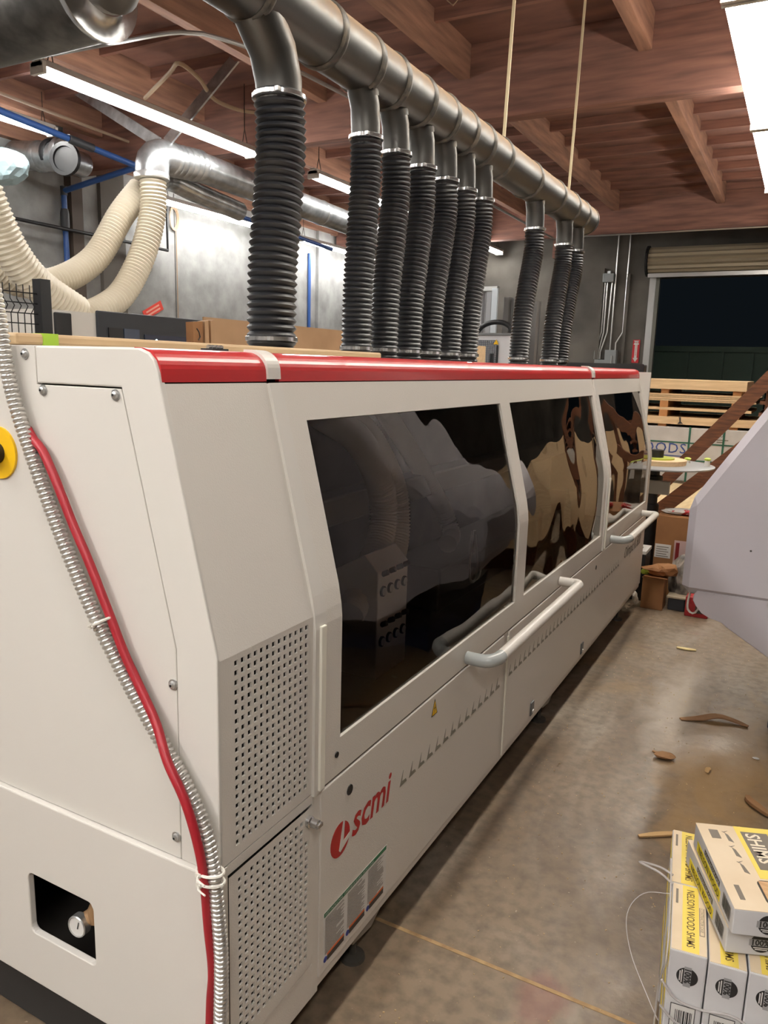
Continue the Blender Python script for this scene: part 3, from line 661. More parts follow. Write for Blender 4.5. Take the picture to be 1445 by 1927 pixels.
for i, (t, b) in enumerate(zip(tops, bases)):
    r = 0.078 if i == 0 else 0.058
    sl = 0.10 if i == 0 else 0.035
    # metal drop from the duct
    z1 = 2.45 if i else 2.44
    MB().tube([(DX, t-sl-0.02, DZ-0.05), (DX, t-sl*0.35, 2.53), (DX, t-0.004, z1+0.01), (DX, t, z1-0.05)], [r*0.93, r*0.93, r*0.93, r*0.90], 24).build('branch', GALVD, dd, smooth=True)
    if i: MB().tube([(DX, t-sl*0.80, 2.583), (DX, t-sl*0.62, 2.560)], [r*0.99, r*0.955], 24).build('joint_seal', SEAL, dd, smooth=True)
    hz = thing('extraction_hose', (DX, b, 1.62), names[i], 'hose', 'black dust hoses between duct and machine')
    by, bx = bows[i]
    pts = [(DX, b, 1.625), (DX, b, 1.70), (DX+bx*0.6, b + (t-b)*0.18, 1.90), (DX+bx, b + (t-b)*0.5 + by, 2.10), (DX+bx*0.5, b + (t-b)*0.92 + by, 2.28), (DX, t, 2.40), (DX, t, z1-0.015)]
    corrugated(pts, r*0.965, 0.0235 if i == 0 else 0.0185, 0.0052 if i == 0 else 0.004, 22).build('hose', BLACKR, hz, smooth=True)
    for zc, yc in ((2.425 if i else 2.405, t), (1.660 if i else 1.672, b)):
        cl = MB().lathe((DX, yc, zc-0.008), (0, 0, 1), [(0, r+0.004), (0.002, r+0.007), (0.014, r+0.007), (0.016, r+0.004)], 24).build('clamp', CHROME, hz, smooth=True)
        MB().box(DX+r*0.55, DX+r*0.55+0.012, yc-r*0.9-0.012, yc-r*0.9+0.022, zc-0.006, zc+0.006).build('clamp_screw', STEEL, cl)
    MB().lathe((DX, b, 1.617), (0, 0, 1), [(0, r+0.012), (0.006, r+0.012), (0.008, r+0.002), (0.02, r)], 24).build('flange', BLACK, hz, smooth=True)
for k, (y, lb) in enumerate(((3.05, 'pale hanging strap holding the duct in the middle'), (4.30, 'pale hanging strap holding the far end of the duct'))):
    y2 = y + 0.10
    tag(MB().bar((DX+0.02, y, DZ+DR+0.001), (DX+0.02, y2, 4.25), 0.016, 0.006, (0, 1, 0)).build('hanger_strap', mat('pale_strap', rgb(204, 188, 152), 0.6), None), lb, 'strap')

# long board, clip on the machine top
pk = thing('wood_strip', (-0.52, 0.75, 1.619), 'long tan board lying on the machine top behind the red strip', 'board')
MB().box(-0.57, -0.50, 0.012, 1.47, 1.619, 1.642).build('board', TANS, pk, bevel=0.006)
MB().box(-0.571, -0.4985, 0.072, 0.108, 1.6188, 1.643).build('green_tape', mat('lime_tape', rgb(160, 196, 60), 0.5), pk)
bc = thing('hinge_clip', (-0.36, 0.42, 1.62), 'small black and chrome clip on the machine top beside the red strip', 'clip')
MB().box(-0.38, -0.345, 0.395, 0.45, 1.620, 1.626).build('plate', BLACK, bc)
for k in range(4): MB().cyl((-0.362, 0.398+0.013*k, 1.629), (-0.362, 0.408+0.013*k, 1.629), 0.005, seg=8).build('knuckle', CHROME, bc, smooth=True)

# control console at the far end
cs = thing('control_console', (-0.38, 4.42, 0), 'black framed control console at the far end of the machine', 'console')
MB().prism([rrect(-0.62, -0.105, 1.30, 1.652, 0.012)], XZ, 4.33, 4.42).build('frame', BLACK, cs)
MB().box(-0.59, -0.145, 4.325, 4.333, 1.40, 1.612).build('panel', BEIGE2, cs)
MB().box(-0.45, -0.28, 4.36, 4.50, 0.0, 1.31).build('pedestal', BEIGE2, cs)

# ------------------------------------------------------------------ left background
def pipe(pts, r, m, name='pipe', parent=None, seg=10, sm=0.0):
    return MB().tube(smooth_path(pts, sm) if sm else pts, r, seg).build(name, m, parent, smooth=True)
d2 = thing('branch_duct', (-4.6, 6.8, 3.4), 'shiny silver round duct under the roof left of the thick black hose', 'duct')
for a, b in ((5.12, 6.2), (6.2, 7.3), (7.3, 8.9)):
    MB().tube([(-4.6, a, 3.45-0.022*(a-5.1)), (-4.6, b, 3.45-0.022*(b-5.1))], 0.14, 26).build('duct_section', GALV, d2, smooth=True)
    MB().lathe((-4.6, b-0.02, 3.45-0.022*(b-5.1)), (0, 1, 0), [(0, .141), (.01, .147), (.03, .147), (.04, .141)], 26).build('bead', GALV, d2, smooth=True)
for k in range(6):
    t = k/5; MB().lathe((-4.6, 4.72+0.072*k, 3.42+0.006*k), (0, 1, 0.05), [(0, .142), (.02, .15), (.05, .15), (.07, .142)], 24).build('elbow_ring', GALV, d2, smooth=True)
MB().tube(smooth_path([(-4.6, 4.76, 3.43), (-4.6, 4.62, 3.42), (-4.6, 4.53, 3.36), (-4.6, 4.51, 3.22)], 0.04), 0.15, 24).build('wye', GALV, d2, smooth=True)
MB().lathe((-4.6, 4.505, 3.19), (0, 0, 1), [(0, .135), (.01, .158), (.05, .158), (.06, .15)], 24).build('collar', STEEL, d2, smooth=True)
MB().tube(smooth_path([(-4.75, 4.75, 3.25), (-4.8, 4.95, 3.30), (-4.8, 5.3, 3.26), (-4.8, 6.0, 3.2)], 0.06), 0.10, 18).build('second_branch', GALV, d2, smooth=True)
pp = smooth_path([(-4.6, 8.9, 3.366), (-4.6, 9.06, 3.28), (-4.6, 9.02, 3.05), (-4.6, 8.86, 2.85), (-4.6, 8.80, 2.62), (-4.6, 8.95, 2.42), (-4.6, 9.3, 2.25)], 0.07)
MB().tube(pp, [0.13 + 0.006*(i % 2) for i in range(len(pp))], 22).build('drop_elbow', GALV, d2, smooth=True)
MB().tube(smooth_path([(-4.6, 11.4, 3.4), (-4.6, 11.5, 3.2), (-4.6, 11.3, 2.9), (-4.6, 11.0, 2.7)], 0.1), 0.13, 18).build('drop_elbow', GALV, d2, smooth=True)
for p in ((-5.99, 4.9, 4.25), (-3.93, 4.9, 4.25)):
    MB().bar((-4.6 + (0.05 if p[0] > -4.6 else -0.05), 4.66, 3.55), p, 0.10, 0.02, (0, 1, 0)).build('strut', GALV, d2)
tag(corrugated([(-4.58, 4.50, 3.19), (-4.58, 4.484, 2.9), (-4.58, 4.34, 2.515), (-4.58, 4.10, 2.17), (-4.58, 3.84, 2.0), (-4.58, 3.55, 1.90)], 0.112, 0.034, 0.008, 22).build('flexible_hose', WHOSE, None, smooth=True),
    'cream ribbed hose dropping steeply from the silver elbow', 'hose', 'cream ribbed hoses')
tag(corrugated([(-4.85, 4.62, 3.16), (-4.85, 4.36, 2.88), (-4.85, 4.04, 2.46), (-4.85, 3.62, 2.22), (-4.85, 3.25, 2.18), (-4.85, 2.95, 2.30)], 0.112, 0.034, 0.008, 22).build('flexible_hose', WHOSE, None, smooth=True),
    'cream ribbed hose sweeping left in a sagging curve', 'hose', 'cream ribbed hoses')
tag(corrugated([(-4.45, 2.72, 2.75), (-4.45, 2.82, 2.52), (-4.45, 2.95, 2.30), (-4.45, 3.15, 2.12), (-4.45, 3.5, 1.95)], 0.125, 0.036, 0.008, 22).build('flexible_hose', WHOSE, None, smooth=True),
    'cream ribbed hose cut off by the left edge of the picture', 'hose', 'cream ribbed hoses')

tl = thing('tee_duct', (-6.6, 5.0, 3.7), 'silver tee duct with black open flange at the left edge', 'duct')
MB().tube([(-7.1, 5.0, 3.76), (-6.25, 5.0, 3.66)], 0.15, 24).build('duct_section', GALV, tl, smooth=True)
for x in (-6.75, -6.55, -6.4): MB().lathe((x, 5.0, 3.715), (1, 0, -0.1), [(0, .151), (.02, .16), (.06, .16), (.08, .151)], 24).build('band', BLACK if x == -6.55 else GALV, tl, smooth=True)
MB().tube([(-6.25, 5.15, 3.62), (-6.15, 4.85, 3.60)], 0.13, 24, False).build('outlet', GALV, tl, smooth=True)
MB().lathe((-6.15, 4.85, 3.60), (0.3, -1, 0), [(-0.03, .13), (-0.03, .165), (0.02, .165), (0.02, .125), (0.0, .12), (0.0, .01)], 24).build('flange', BLACK, tl, smooth=True)

def crumple(name, c, s, m, seed, sub=3, amp=0.28):
    bm = bmesh.new(); bmesh.ops.create_icosphere(bm, subdivisions=sub, radius=1.0)
    rnd = random.Random(seed); dirs = [Vector((rnd.uniform(-1,1), rnd.uniform(-1,1), rnd.uniform(-1,1))).normalized() for _ in range(14)]
    am = [rnd.uniform(-amp, amp) for _ in dirs]
    mb = MB()
    for v in bm.verts:
        k = 1 + sum(a*max(0, v.co.dot(d)-0.35) for a, d in zip(am, dirs))*1.6 + rnd.uniform(-0.06, 0.06)
        p = v.co*k; mb.v.append(Vector((c[0]+p.x*s[0], c[1]+p.y*s[1], max(c[2]+p.z*s[2], c[2]-s[2]))))
    mb.f = [tuple(v.index for v in f.verts) for f in bm.faces]; bm.free()
    return mb.build(name, m)
tag(crumple('plastic_sheet', (-6.72, 4.55, 3.47), (0.27, 0.16, 0.15), mat('pale_blue_film', rgb(176, 200, 206), 0.3), 3), 'crumpled pale blue plastic sheet hanging below the silver tee', 'plastic sheet')

ap = thing('air_pipe', (-6.6, 5.6, 0), 'blue compressed air pipe running under the roof and down by the brown column', 'pipe')
for q in ([(-5.85, 2.33, 3.866), (-5.85, 5.57, 3.657)], [(-5.83, 5.57, 3.662), (-7.06, 5.57, 3.50)], [(-7.06, 5.57, 3.52), (-7.06, 5.57, 0.02)]): pipe(q, 0.032, PIPEB, 'pipe_run', ap)
for q in ((-5.85, 5.57, 3.657), (-7.06, 5.57, 3.50)): MB().lathe((q[0], q[1], q[2]-0.05), (0, 0, 1), [(0, .04), (0.1, .04)], 12).build('joint', mat('joint_dark', rgb(60, 62, 66), .5), ap, smooth=True)
MB().lathe((-7.06, 5.57, 3.05), (0, 0, 1), [(0, .04), (0.05, .05), (0.2, .05), (0.25, .04)], 12).build('valve', mat('joint_dark', rgb(60, 62, 66), .5), ap, smooth=True)
MB().lathe((-5.85, 4.65, 3.716), (0, 1, -0.064), [(0, .042), (0.3, .042)], 12).build('coupling', mat('joint_dark', rgb(60, 62, 66), .5), ap, smooth=True)
tag(pipe([(-7.13, 10.80, 0.02), (-7.13, 10.80, 3.5)], 0.03, PIPEB, 'air_pipe'), 'blue vertical air pipe on the wall right of the thick black hose', 'pipe')
tag(pipe([(-5.9, 6.4, 3.5), (-5.9, 9.6, 3.35)], 0.028, mat('blue_dark_pipe', rgb(38, 66, 118), 0.4), 'air_pipe'), 'dark blue pipe below the shiny silver duct', 'pipe')
tag(pipe([(-7.00, 3.5, 3.08), (-7.00, 7.18, 3.05), (-7.00, 7.18, 3.66)], 0.02, BLACK, 'black_pipe'), 'thin black pipe along the pale concrete wall', 'pipe')
rc = thing('rope_coil', (-7.14, 7.45, 3.3), 'coil of thin tan rope hanging on the pale wall', 'rope')
for k in range(4):
    MB().tube([(-7.14+0.006*k, 7.45+(0.07+0.006*k)*math.cos(t*math.pi/8), 3.52+(0.13+0.012*k)*math.sin(t*math.pi/8)) for t in range(17)], 0.006, 6, False).build('loop', mat('tan_rope', rgb(178, 150, 124), 0.8), rc, smooth=True)
pipe([(-7.14, 7.5, 3.4), (-7.14, 7.5, 2.0)], 0.007, mat('tan_rope', rgb(178, 150, 124), 0.8), 'tail', rc, 6)
ts = thing('red_notice', (-7.15, 7.03, 2.18), 'small tilted red notice stuck on the pale wall', 'sign')
MB().obox((-7.152, 7.03, 2.25), (0.003, 0, 0), Vector((0, 0.17, 0.085)), Vector((0, -0.028, 0.056))).build('sheet', mat('notice_red', rgb(226, 72, 56), 0.6), ts)
for k in (-0.4, 0.35): MB().obox((-7.148, 7.03-0.028*k, 2.25+0.056*k), (0.001, 0, 0), Vector((0, 0.12, 0.06)), Vector((0, -0.005, 0.010))).build('print_line', mat('print_pink', rgb(244, 170, 150), 0.6), ts)

fn = thing('safety_fence', (-2.6, 1.2, 0), 'black wire safety fence with square post at the left edge', 'fence')
MB().box(-2.63, -2.57, 1.685, 1.745, 0, 1.975).build('post', BLACK, fn)
mb = MB()
for k in range(26): 
    y = 0.72 + 0.037*k
    mb.tube([(-2.6, y, 0.1), (-2.6, y, 1.80), (-2.57, y, 1.835), (-2.6, y, 1.87), (-2.6, y, 1.94)], 0.0028, 5)
for k in range(37): mb.tube([(-2.6, 0.7, 0.12+0.0495*k), (-2.6, 1.69, 0.12+0.0495*k)], 0.0028, 5)
mb.build('wire_mesh', BLACK, fn)['kind'] = 'stuff'

bmn = thing('machining_center', (-3.9, 3.7, 0), 'grey and black machining cabinet with dark glazed doors behind the long board', 'machine')
MB().box(-4.35, -3.22, 2.2, 5.3, 0, 1.875).build('body', BEIGE2, bmn)
MB().box(-3.225, -3.20, 2.59, 5.3, 0.3, 1.893).build('door_frame', mat('charcoal_frame', rgb(40, 44, 50), 0.5), bmn, bevel=0.008)
MB().box(-3.224, -3.205, 2.27, 2.395, 1.2, 1.862).build('window', BLACK, bmn, bevel=0.01)
for y0, y1, m in ((2.67, 2.79, BLACK), (2.80, 2.935, mat('slate_glass', rgb(78, 88, 104), 0.2)), (2.985, 3.95, mat('slate_glass_dark', rgb(58, 66, 82), 0.2)), (4.1, 5.2, mat('slate_glass_dark', rgb(58, 66, 82), 0.2))):
    MB().box(-3.205, -3.192, y0, y1, 0.9, 1.79 if y0 < 2.9 else 1.76).build('glazing', m, bmn)
MB().lathe((-3.192, 3.09, 1.725), (1, 0, 0), [(0, .008), (.004, .006)], 10).build('indicator_lamp', mat('lamp_mint', rgb(200, 250, 230), 0.4, emit=((0.7, 1, 0.9, 1), 6)), bmn)

tag(MB().box(-2.60, -2.585, 2.90, 4.66, 0, 1.87).build('cardboard_sheet', CARD), 'large upright cardboard sheet left and right of the thick black hose', 'cardboard')
tag(MB().box(-2.50, -2.485, 4.78, 7.60, 0, 1.845).build('cardboard_sheet', TAN), 'tan upright sheet seen in the gaps between the thin black hoses', 'sheet')
for k, (dz, lb) in enumerate(((0, 'folded cardboard piece with a printed curve, leftmost of the leaning pieces'), (0.01, 'folded cardboard piece in the middle of the leaning pieces'), (0.018, 'folded cardboard piece touching the large upright sheet'))):
    t = thing('folded_cardboard', (-2.55, 2.72+0.06*k, 0), lb, 'cardboard', 'folded cardboard pieces behind the machine')
    w_ = 0.085 if k == 0 else 0.035
    MB().prism([[(2.76+0.062*k+(0.05 if k else 0), 0.0), (2.76+0.062*k+w_+(0.05 if k else 0), 0.0), (2.725+0.055*k+w_+(0.05 if k else 0), 1.835+dz), (2.725+0.055*k+(0.05 if k else 0), 1.828+dz)]], YZ, -2.58, -2.52).build('panel', CARDD if k == 0 else CARD, t)
    if k == 0: MB().tube([(-2.519, 2.755, 1.79), (-2.519, 2.775, 1.77), (-2.519, 2.785, 1.74), (-2.519, 2.77, 1.72)], 0.004, 6).build('print_mark', INK, t)

cpn = thing('corrugated_partition', (-3.2, 8.65, 0), 'silver framed partition of tall corrugated metal sheets behind the hoses', 'partition')
CORR = mat('corrugated_grey', rgb(168, 168, 170), 0.4, 0.4)
CORRD = mat('corrugated_dull', rgb(110, 108, 106), 0.5, 0.3)
for k in range(8):
    x = -3.80 + 0.125*k; MB().prism([[(x, 8.66), (x+0.02, 8.62), (x+0.085, 8.62), (x+0.105, 8.66), (x+0.124, 8.66), (x+0.124, 8.67), (x, 8.67)]], XY, 0, 2.57).build('sheet', CORR, cpn)
for k in range(4):
    x = -2.72 + 0.125*k; MB().prism([[(x, 8.76), (x+0.02, 8.72), (x+0.085, 8.72), (x+0.105, 8.76), (x+0.124, 8.76), (x+0.124, 8.77), (x, 8.77)]], XY, 0, 2.50-0.02*k).build('sheet', CORRD, cpn)
MB().box(-3.82, -2.76, 8.60, 8.68, 2.57, 2.625).build('top_rail', STEEL, cpn)
for x in (-3.84, -2.82): MB().box(x, x+0.075, 8.58, 8.62, 0, 2.6).build('upright', mat('aluminium_post', rgb(206, 214, 220), 0.35, 0.3), cpn)

wc = thing('control_cabinet', (-2.55, 8.2, 0), 'white control cabinet with a grey grid vent and black arched hose on top', 'cabinet')
MB().box(-2.86, -2.27, 8.0, 8.45, 0, 1.99).build('body', mat('cabinet_white', rgb(214, 214, 218), 0.45), wc, bevel=0.006)
MB().box(-2.87, -2.33, 7.98, 8.46, 1.99, 2.015).build('lid', mat('cabinet_grey', rgb(120, 122, 124), 0.5), wc)
mb = MB()
for k in range(14): mb.box(-2.84+0.024*k, -2.834+0.024*k, 7.985, 8.0, 1.55, 1.93)
for k in range(16): mb.box(-2.84, -2.50, 7.985, 8.0, 1.55+0.025*k, 1.556+0.025*k)
g = mb.build('grid_vent', mat('grid_grey', rgb(130, 134, 142), 0.5), wc); g['kind'] = 'stuff'
for x, z in ((-2.575, 1.80), (-2.55, 1.80), (-2.495, 1.90)): MB().box(x, x+0.02, 7.975, 7.999, 1.5, z-0.03).build('black_strip', BLACK, wc)
MB().prism([[(-2.53, 1.88), (-2.47, 1.88), (-2.50, 1.94)]], XZ, 7.97, 7.975).build('warning_triangle', YELLOW, wc)
pipe([(-2.84, 8.2, 2.03), (-2.78, 8.2, 2.10), (-2.66, 8.2, 2.15), (-2.52, 8.2, 2.15), (-2.42, 8.2, 2.10), (-2.38, 8.2, 2.0)], 0.03, BLACK, 'hose', wc, 12, 0.03)

# top-left ducts and ceiling services
bd = thing('dark_overhead_duct', (-3.2, 2.1, 3.5), 'dark dusty duct at the upper left corner with a shiny ring end', 'duct')
MB().tube([(-5.6, 2.2, 3.52), (-2.66, 2.2, 3.52)], 0.26, 30).build('duct_section', mat('dusty_dark_duct', rgb(96, 94, 90), 0.5, 0.6, col2=rgb(64, 62, 60), scale=8), bd, smooth=True)
MB().lathe((-2.70, 2.2, 3.52), (1, 0, 0), [(0, .262), (.02, .275), (.05, .275), (.06, .20), (.10, .16)], 30).build('ring', CHROME, bd, smooth=True)
MB().tube(smooth_path([(-2.62, 2.2, 3.52), (-2.5, 2.12, 3.47), (-2.38, 2.05, 3.40), (-2.32, 2.03, 3.5), (-2.3, 2.02, 3.8), (-2.3, 2.02, 4.2)], 0.06), 0.13, 22).build('elbow', mat('dusty_duct', rgb(120, 116, 110), 0.45, 0.7), bd, smooth=True)
tag(pipe([(-6.8, 3.40, 3.87), (-5.2, 3.46, 3.90), (-4.0, 3.53, 3.90), (-3.4, 3.62, 3.91), (-3.2, 3.84, 3.91), (-3.1, 4.3, 3.92), (-3.0, 5.5, 3.93)], 0.017, STEEL, 'conduit_run', None, 8, 0.1), 'bent silver conduit crossing under the roof at the upper left', 'conduit')
tag(pipe([(-4.9, 4.75, 3.99), (-4.3, 4.45, 4.03), (-4.05, 4.30, 4.02), (-4.1, 4.6, 4.0), (-4.25, 4.98, 3.96), (-4.2, 5.4, 3.97), (-3.9, 5.6, 4.0)], 0.018, mat('tan_cable', rgb(168, 146, 120), 0.6), 'flexible_cable', None, 8, 0.06), 'tan flexible cable looping between the roof joists', 'cable')
tag(pipe([(-6.0, 2.6, 4.0), (-6.0, 5.58, 3.93)], 0.016, mat('tan_conduit', rgb(160, 138, 116), 0.5), 'conduit_run', None, 8), 'thin tan conduit above the blue air pipe', 'conduit')
tag(pipe([(-2.9, 5.2, 3.62), (-2.9, 11.5, 3.62)], 0.016, STEEL, 'conduit_run', None, 8), 'silver conduit running behind the row of black hoses', 'conduit')
lp = [(-1.25, 3.6, 4.28), (-1.25, 3.6, 4.0), (-1.31, 3.6, 3.80), (-1.25, 3.6, 3.70), (-1.19, 3.6, 3.80), (-1.25, 3.6, 4.0)]
tag(pipe(lp, 0.004, mat('wire_tan', rgb(136, 110, 86), 0.6), 'wire_loop', None, 6, 0.04), 'thin wire loop dangling from the roof left of the straps', 'wire')

# far wall fittings
FGREY = mat('junction_box_grey', rgb(142, 146, 146), 0.5)
eb = thing('junction_box', (-2.28, 12.58, 3.07), 'small grey junction box high on the dark far wall', 'electrical box')
MB().box(-2.37, -2.19, 12.53, 12.63, 3.07, 3.21).build('body', FGREY, eb, bevel=0.006); MB().box(-2.30, -2.25, 12.54, 12.6, 3.21, 3.25).build('fitting', GALV, eb)
eb = thing('switch_box', (-2.14, 12.58, 1.76), 'grey switch box low on the far wall above the console', 'electrical box')
MB().box(-2.23, -2.04, 12.50, 12.63, 1.62, 1.955).build('body', FGREY, eb, bevel=0.006); MB().box(-2.40, -2.10, 12.51, 12.6, 1.58, 1.79).build('trough', FGREY, eb, bevel=0.006)
MB().box(-2.12, -2.10, 12.48, 12.5, 1.72, 1.86).build('lever', STEEL, eb)
for x0, x1, x2, z0, z1, lb in ((-2.34, -2.34, -2.42, 3.07, 1.80, 'leftmost of the thin conduits below the small junction box'), (-2.30, -2.30, -2.36, 3.07, 1.80, 'second thin conduit below the small junction box'),
                          (-2.22, -2.24, -2.33, 3.07, 1.80, 'third thin conduit below the small junction box'), (-2.17, -2.17, -2.17, 4.25, 1.955, 'brightest straight conduit rising to the roof above the switch box'),
                          (-1.98, -1.98, -2.08, 3.9, 1.955, 'thin dark conduit kinked low beside the red arrow sign')):
    tag(pipe([(x0, 12.605, z0), (x1, 12.605, 2.25), (x2, 12.605, z1+0.12), (x2, 12.605, z1)], 0.013, STEEL, 'conduit_run', None, 8), lb, 'conduit')
sg = thing('fire_arrow_sign', (-1.74, 12.62, 1.76), 'red fire extinguisher arrow sign on the far wall by the roll-up door', 'sign')
MB().box(-1.80, -1.685, 12.615, 12.63, 1.75, 2.13).build('plate', mat('sign_red', rgb(190, 36, 44), 0.5), sg)
MB().prism([[(-1.785, 2.115), (-1.70, 2.115), (-1.715, 2.095), (-1.70, 2.05), (-1.722, 2.05), (-1.722, 1.83), (-1.70, 1.83), (-1.7425, 1.765), (-1.785, 1.83), (-1.763, 1.83), (-1.763, 2.05), (-1.785, 2.05), (-1.77, 2.095)]], XZ, 12.611, 12.6145).build('arrow', WHITE, sg)
text('FIRE', 0.032, mat('sign_red', rgb(190, 36, 44), .5), sg, (-1.777, 12.609, 2.072), (1, 0, 0), (0, 0, 1))
text('EXTINGUISHER', 0.026, mat('sign_red', rgb(190, 36, 44), .5), sg, (-1.751, 12.609, 2.045), (0, 0, -1), (1, 0, 0))

# ------------------------------------------------------------------ lumber at the far end
wb = thing('wrapped_panel_bundle', (-0.3, 9.1, 0), 'white wrapped bundle of panels with blue lettering and green straps', 'bundle')
MB().box(-1.9, 0.75, 8.5, 9.7, 0.36, 0.985).build('wrap', mat('wrap_white', rgb(206, 202, 198), 0.5, col2=rgb(188, 184, 180), scale=4), wb, bevel=0.01)
for x in (-1.6, -0.6, 0.45): MB().box(x, x+0.09, 8.52, 9.68, 0.26, 0.36).build('runner', mat('runner_dark', rgb(66, 50, 38), 0.8), wb)
GST = mat('green_strap', rgb(36, 92, 72), 0.45)
for x in (-0.285, 0.08): MB().box(x, x+0.022, 8.492, 9.71, 0.355, 0.992).build('strap', GST, wb)
for z in (0.80, 0.60): MB().box(-1.905, 0.755, 8.494, 8.498, z, z+0.016).build('strap', GST, wb)
DB = mat('letter_blue', rgb(50, 74, 140), 0.5)
text('WOODS', 0.165, DB, wb, (-0.965, 8.4935, 0.683), (1, 0, 0), (0, 0, 1), sx=1.0, spacing=1.08)
MB().box(-0.95, -0.30, 8.4925, 8.4955, 0.645, 0.655).build('rule', DB, wb)
text('that Inspire', 0.075, mat('letter_grey', rgb(150, 146, 144), .5), wb, (-0.83, 8.4935, 0.565), (1, 0, 0), (0, 0, 1), sx=1.05)
text('PO', 0.05, INK, wb, (0.02, 8.4935, 0.90), (1, 0, 0), (0, 0, 1))
mb = MB()
for k, (a, b, z) in enumerate(((0.02, 0.14, .86), (0.02, 0.10, .835), (0.30, 0.44, .88), (0.22, 0.40, .83), (0.26, 0.36, .76), (0.22, 0.38, .73), (0.25, 0.30, .70), (0.2, 0.36, .67))): mb.box(a, b, 8.4935, 8.495, z, z+0.010)
mb.build('fine_print', INKG, wb)
for x0, x1 in ((-1.9, -0.35), (-0.30, 0.42)):
    pass
lt = 8.5
brd = [('cardboard_covered_board', -1.8, 0.40, 1.015, 1.10, TAN, 'lowest thick tan board of the stack with a torn split in its edge'),
       ('panel_sheet', -1.8, 0.34, 1.175, 1.205, TAN, 'single thin tan sheet lying on short blocks in the middle of the stack'),
       ('panel_sheet', -1.8, 0.38, 1.280, 1.300, TANS, 'lowest sheet of the thin group under the top board'),
       ('panel_sheet', -1.8, 0.36, 1.302, 1.322, TAN, 'second sheet of the thin group under the top board'),
       ('panel_sheet', -1.8, 0.39, 1.324, 1.344, TANS, 'third sheet of the thin group under the top board'),
       ('panel_sheet', -1.8, 0.35, 1.346, 1.366, TAN, 'top sheet of the thin group under the top board'),
       ('cardboard_covered_board', -1.8, 0.27, 1.415, 1.525, TAN, 'thick tan board on top of the lumber stack')]
for nm, x0, x1, z0, z1, m, lb in brd:
    o = tag(MB().box(x0, x1, 8.5 + (0.03 if z1-z0 < 0.05 else 0), 9.65, z0, z1).build(nm, m, None, bevel=0.002), lb, 'board', 'boards in the lumber stack')
    if z0 == 1.015: MB().prism([[(-0.42, 1.02), (-0.40, 1.05), (-0.41, 1.10), (-0.39, 1.10), (-0.385, 1.05), (-0.36, 1.025)]], XZ, 8.492, 8.4985).build('torn_split', SEAM, o)
blk = mat('block_wood', rgb(186, 130, 80), 0.7)
k = 0
for z0, z1, row in ((0.985, 1.015, 'below the lowest board'), (1.10, 1.175, 'below the single thin sheet'), (1.205, 1.28, 'below the thin group'), (1.366, 1.415, 'below the top board')):
    for x, side in ((-1.5, 'hidden left end'), (-0.64, 'left'), (0.13, 'right')):
        tag(MB().box(x, x+0.09, 8.53, 9.6, z0, z1).build('spacer_block', blk), 'wooden spacer block ' + row + ', ' + side, 'block', 'spacer blocks in the lumber stack')
sd = thing('dark_sheet_pile', (0.5, 9.1, 1.36), 'dark brown sheet ends at the right of the lumber stack', 'sheets')
for k in range(4): MB().box(0.41, 0.85, 8.6, 9.6, 1.02+0.13*k, 1.06+0.13*k).build('sheet', BROWNW, sd)
for x in (0.5, 0.75): MB().box(x, x+0.06, 8.7, 9.5, 0.985, 1.46).build('spacer', BROWNW, sd)
br = thing('timber_brace', (0.0, 6.2, 0), 'brown timber brace leaning diagonally across the wrapped bundle', 'timber')
MB().bar((-0.66, 6.20, 0.03), (0.62, 6.20, 1.64), 0.115, 0.04, (0, 1, 0)).build('plank', BROWNW, br)
tag(MB().bar((-0.56, 6.05, 0.03), (0.62, 6.05, 1.18), 0.12, 0.06, (0, 1, 0)).build('timber_brace', BROWNW), 'lower brown timber brace beside the cream sheet on the floor', 'timber')
tag(MB().box(0.555, 0.645, 6.25, 6.34, 0, 1.63).build('timber_post', BROWNW), 'upright brown timber post at the right edge by the lumber stack', 'timber')
ps = thing('plywood_offcut', (-0.3, 7.4, 0), 'cream plywood sheet lying low in front of the wrapped bundle', 'sheet')
MB().box(-0.75, 0.30, 6.35, 8.35, 0.325, 0.35).build('sheet', mat('cream_ply', rgb(226, 204, 160), 0.6, col2=rgb(204, 180, 136), scale=4, stretch=(6, .8, 1)), ps)
for y in (6.5, 8.1): MB().box(-0.7, 0.25, y, y+0.09, 0, 0.325).build('runner', BROWNW, ps)

# tape carousel
cr = thing('tape_carousel', (-0.10, 5.15, 0), 'grey round tape carousel plate beyond the far end of the machine', 'carousel')
MB().lathe((-0.10, 5.15, 0.905), (0, 0, 1), [(0, .41), (0.004, .42), (0.012, .42), (0.014, .41)], 40).build('plate', mat('plate_grey', rgb(168, 170, 172), 0.35, 0.3), cr, smooth=True)
MB().lathe((-0.10, 5.15, 0.0), (0, 0, 1), [(0, .05), (0.60, .05), (0.61, .035), (0.75, .035), (0.76, .06), (0.82, .06), (0.83, .035), (0.905, .035)], 18).build('stem', BLACK, cr, smooth=True)
MB().box(-0.20, 0.03, 5.02, 5.06, 0.70, 0.80).build('arm', mat('arm_grey', rgb(150, 144, 132), 0.5), cr)
tr = thing('banding_roll', (-0.10, 5.15, 0.919), 'coil of wooden edge banding on the grey carousel plate', 'roll')
MB().lathe((-0.10, 5.15, 0.919), (0, 0, 1), [(0, .215), (0.035, .22), (0.036, .12)], 36).build('coil', TAN, tr, smooth=True)
MB().lathe((-0.10, 5.15, 0.955), (0, 0, 1), [(0, .13), (0.010, .13), (0.011, .05)], 28).build('lime_ring', mat('lime_ring', rgb(176, 188, 66), 0.5), tr, smooth=True)
MB().lathe((-0.10, 5.15, 0.966), (0, 0, 1), [(0, .05), (0.055, .05), (0.057, .04)], 18).build('hub', BLACK, tr, smooth=True)
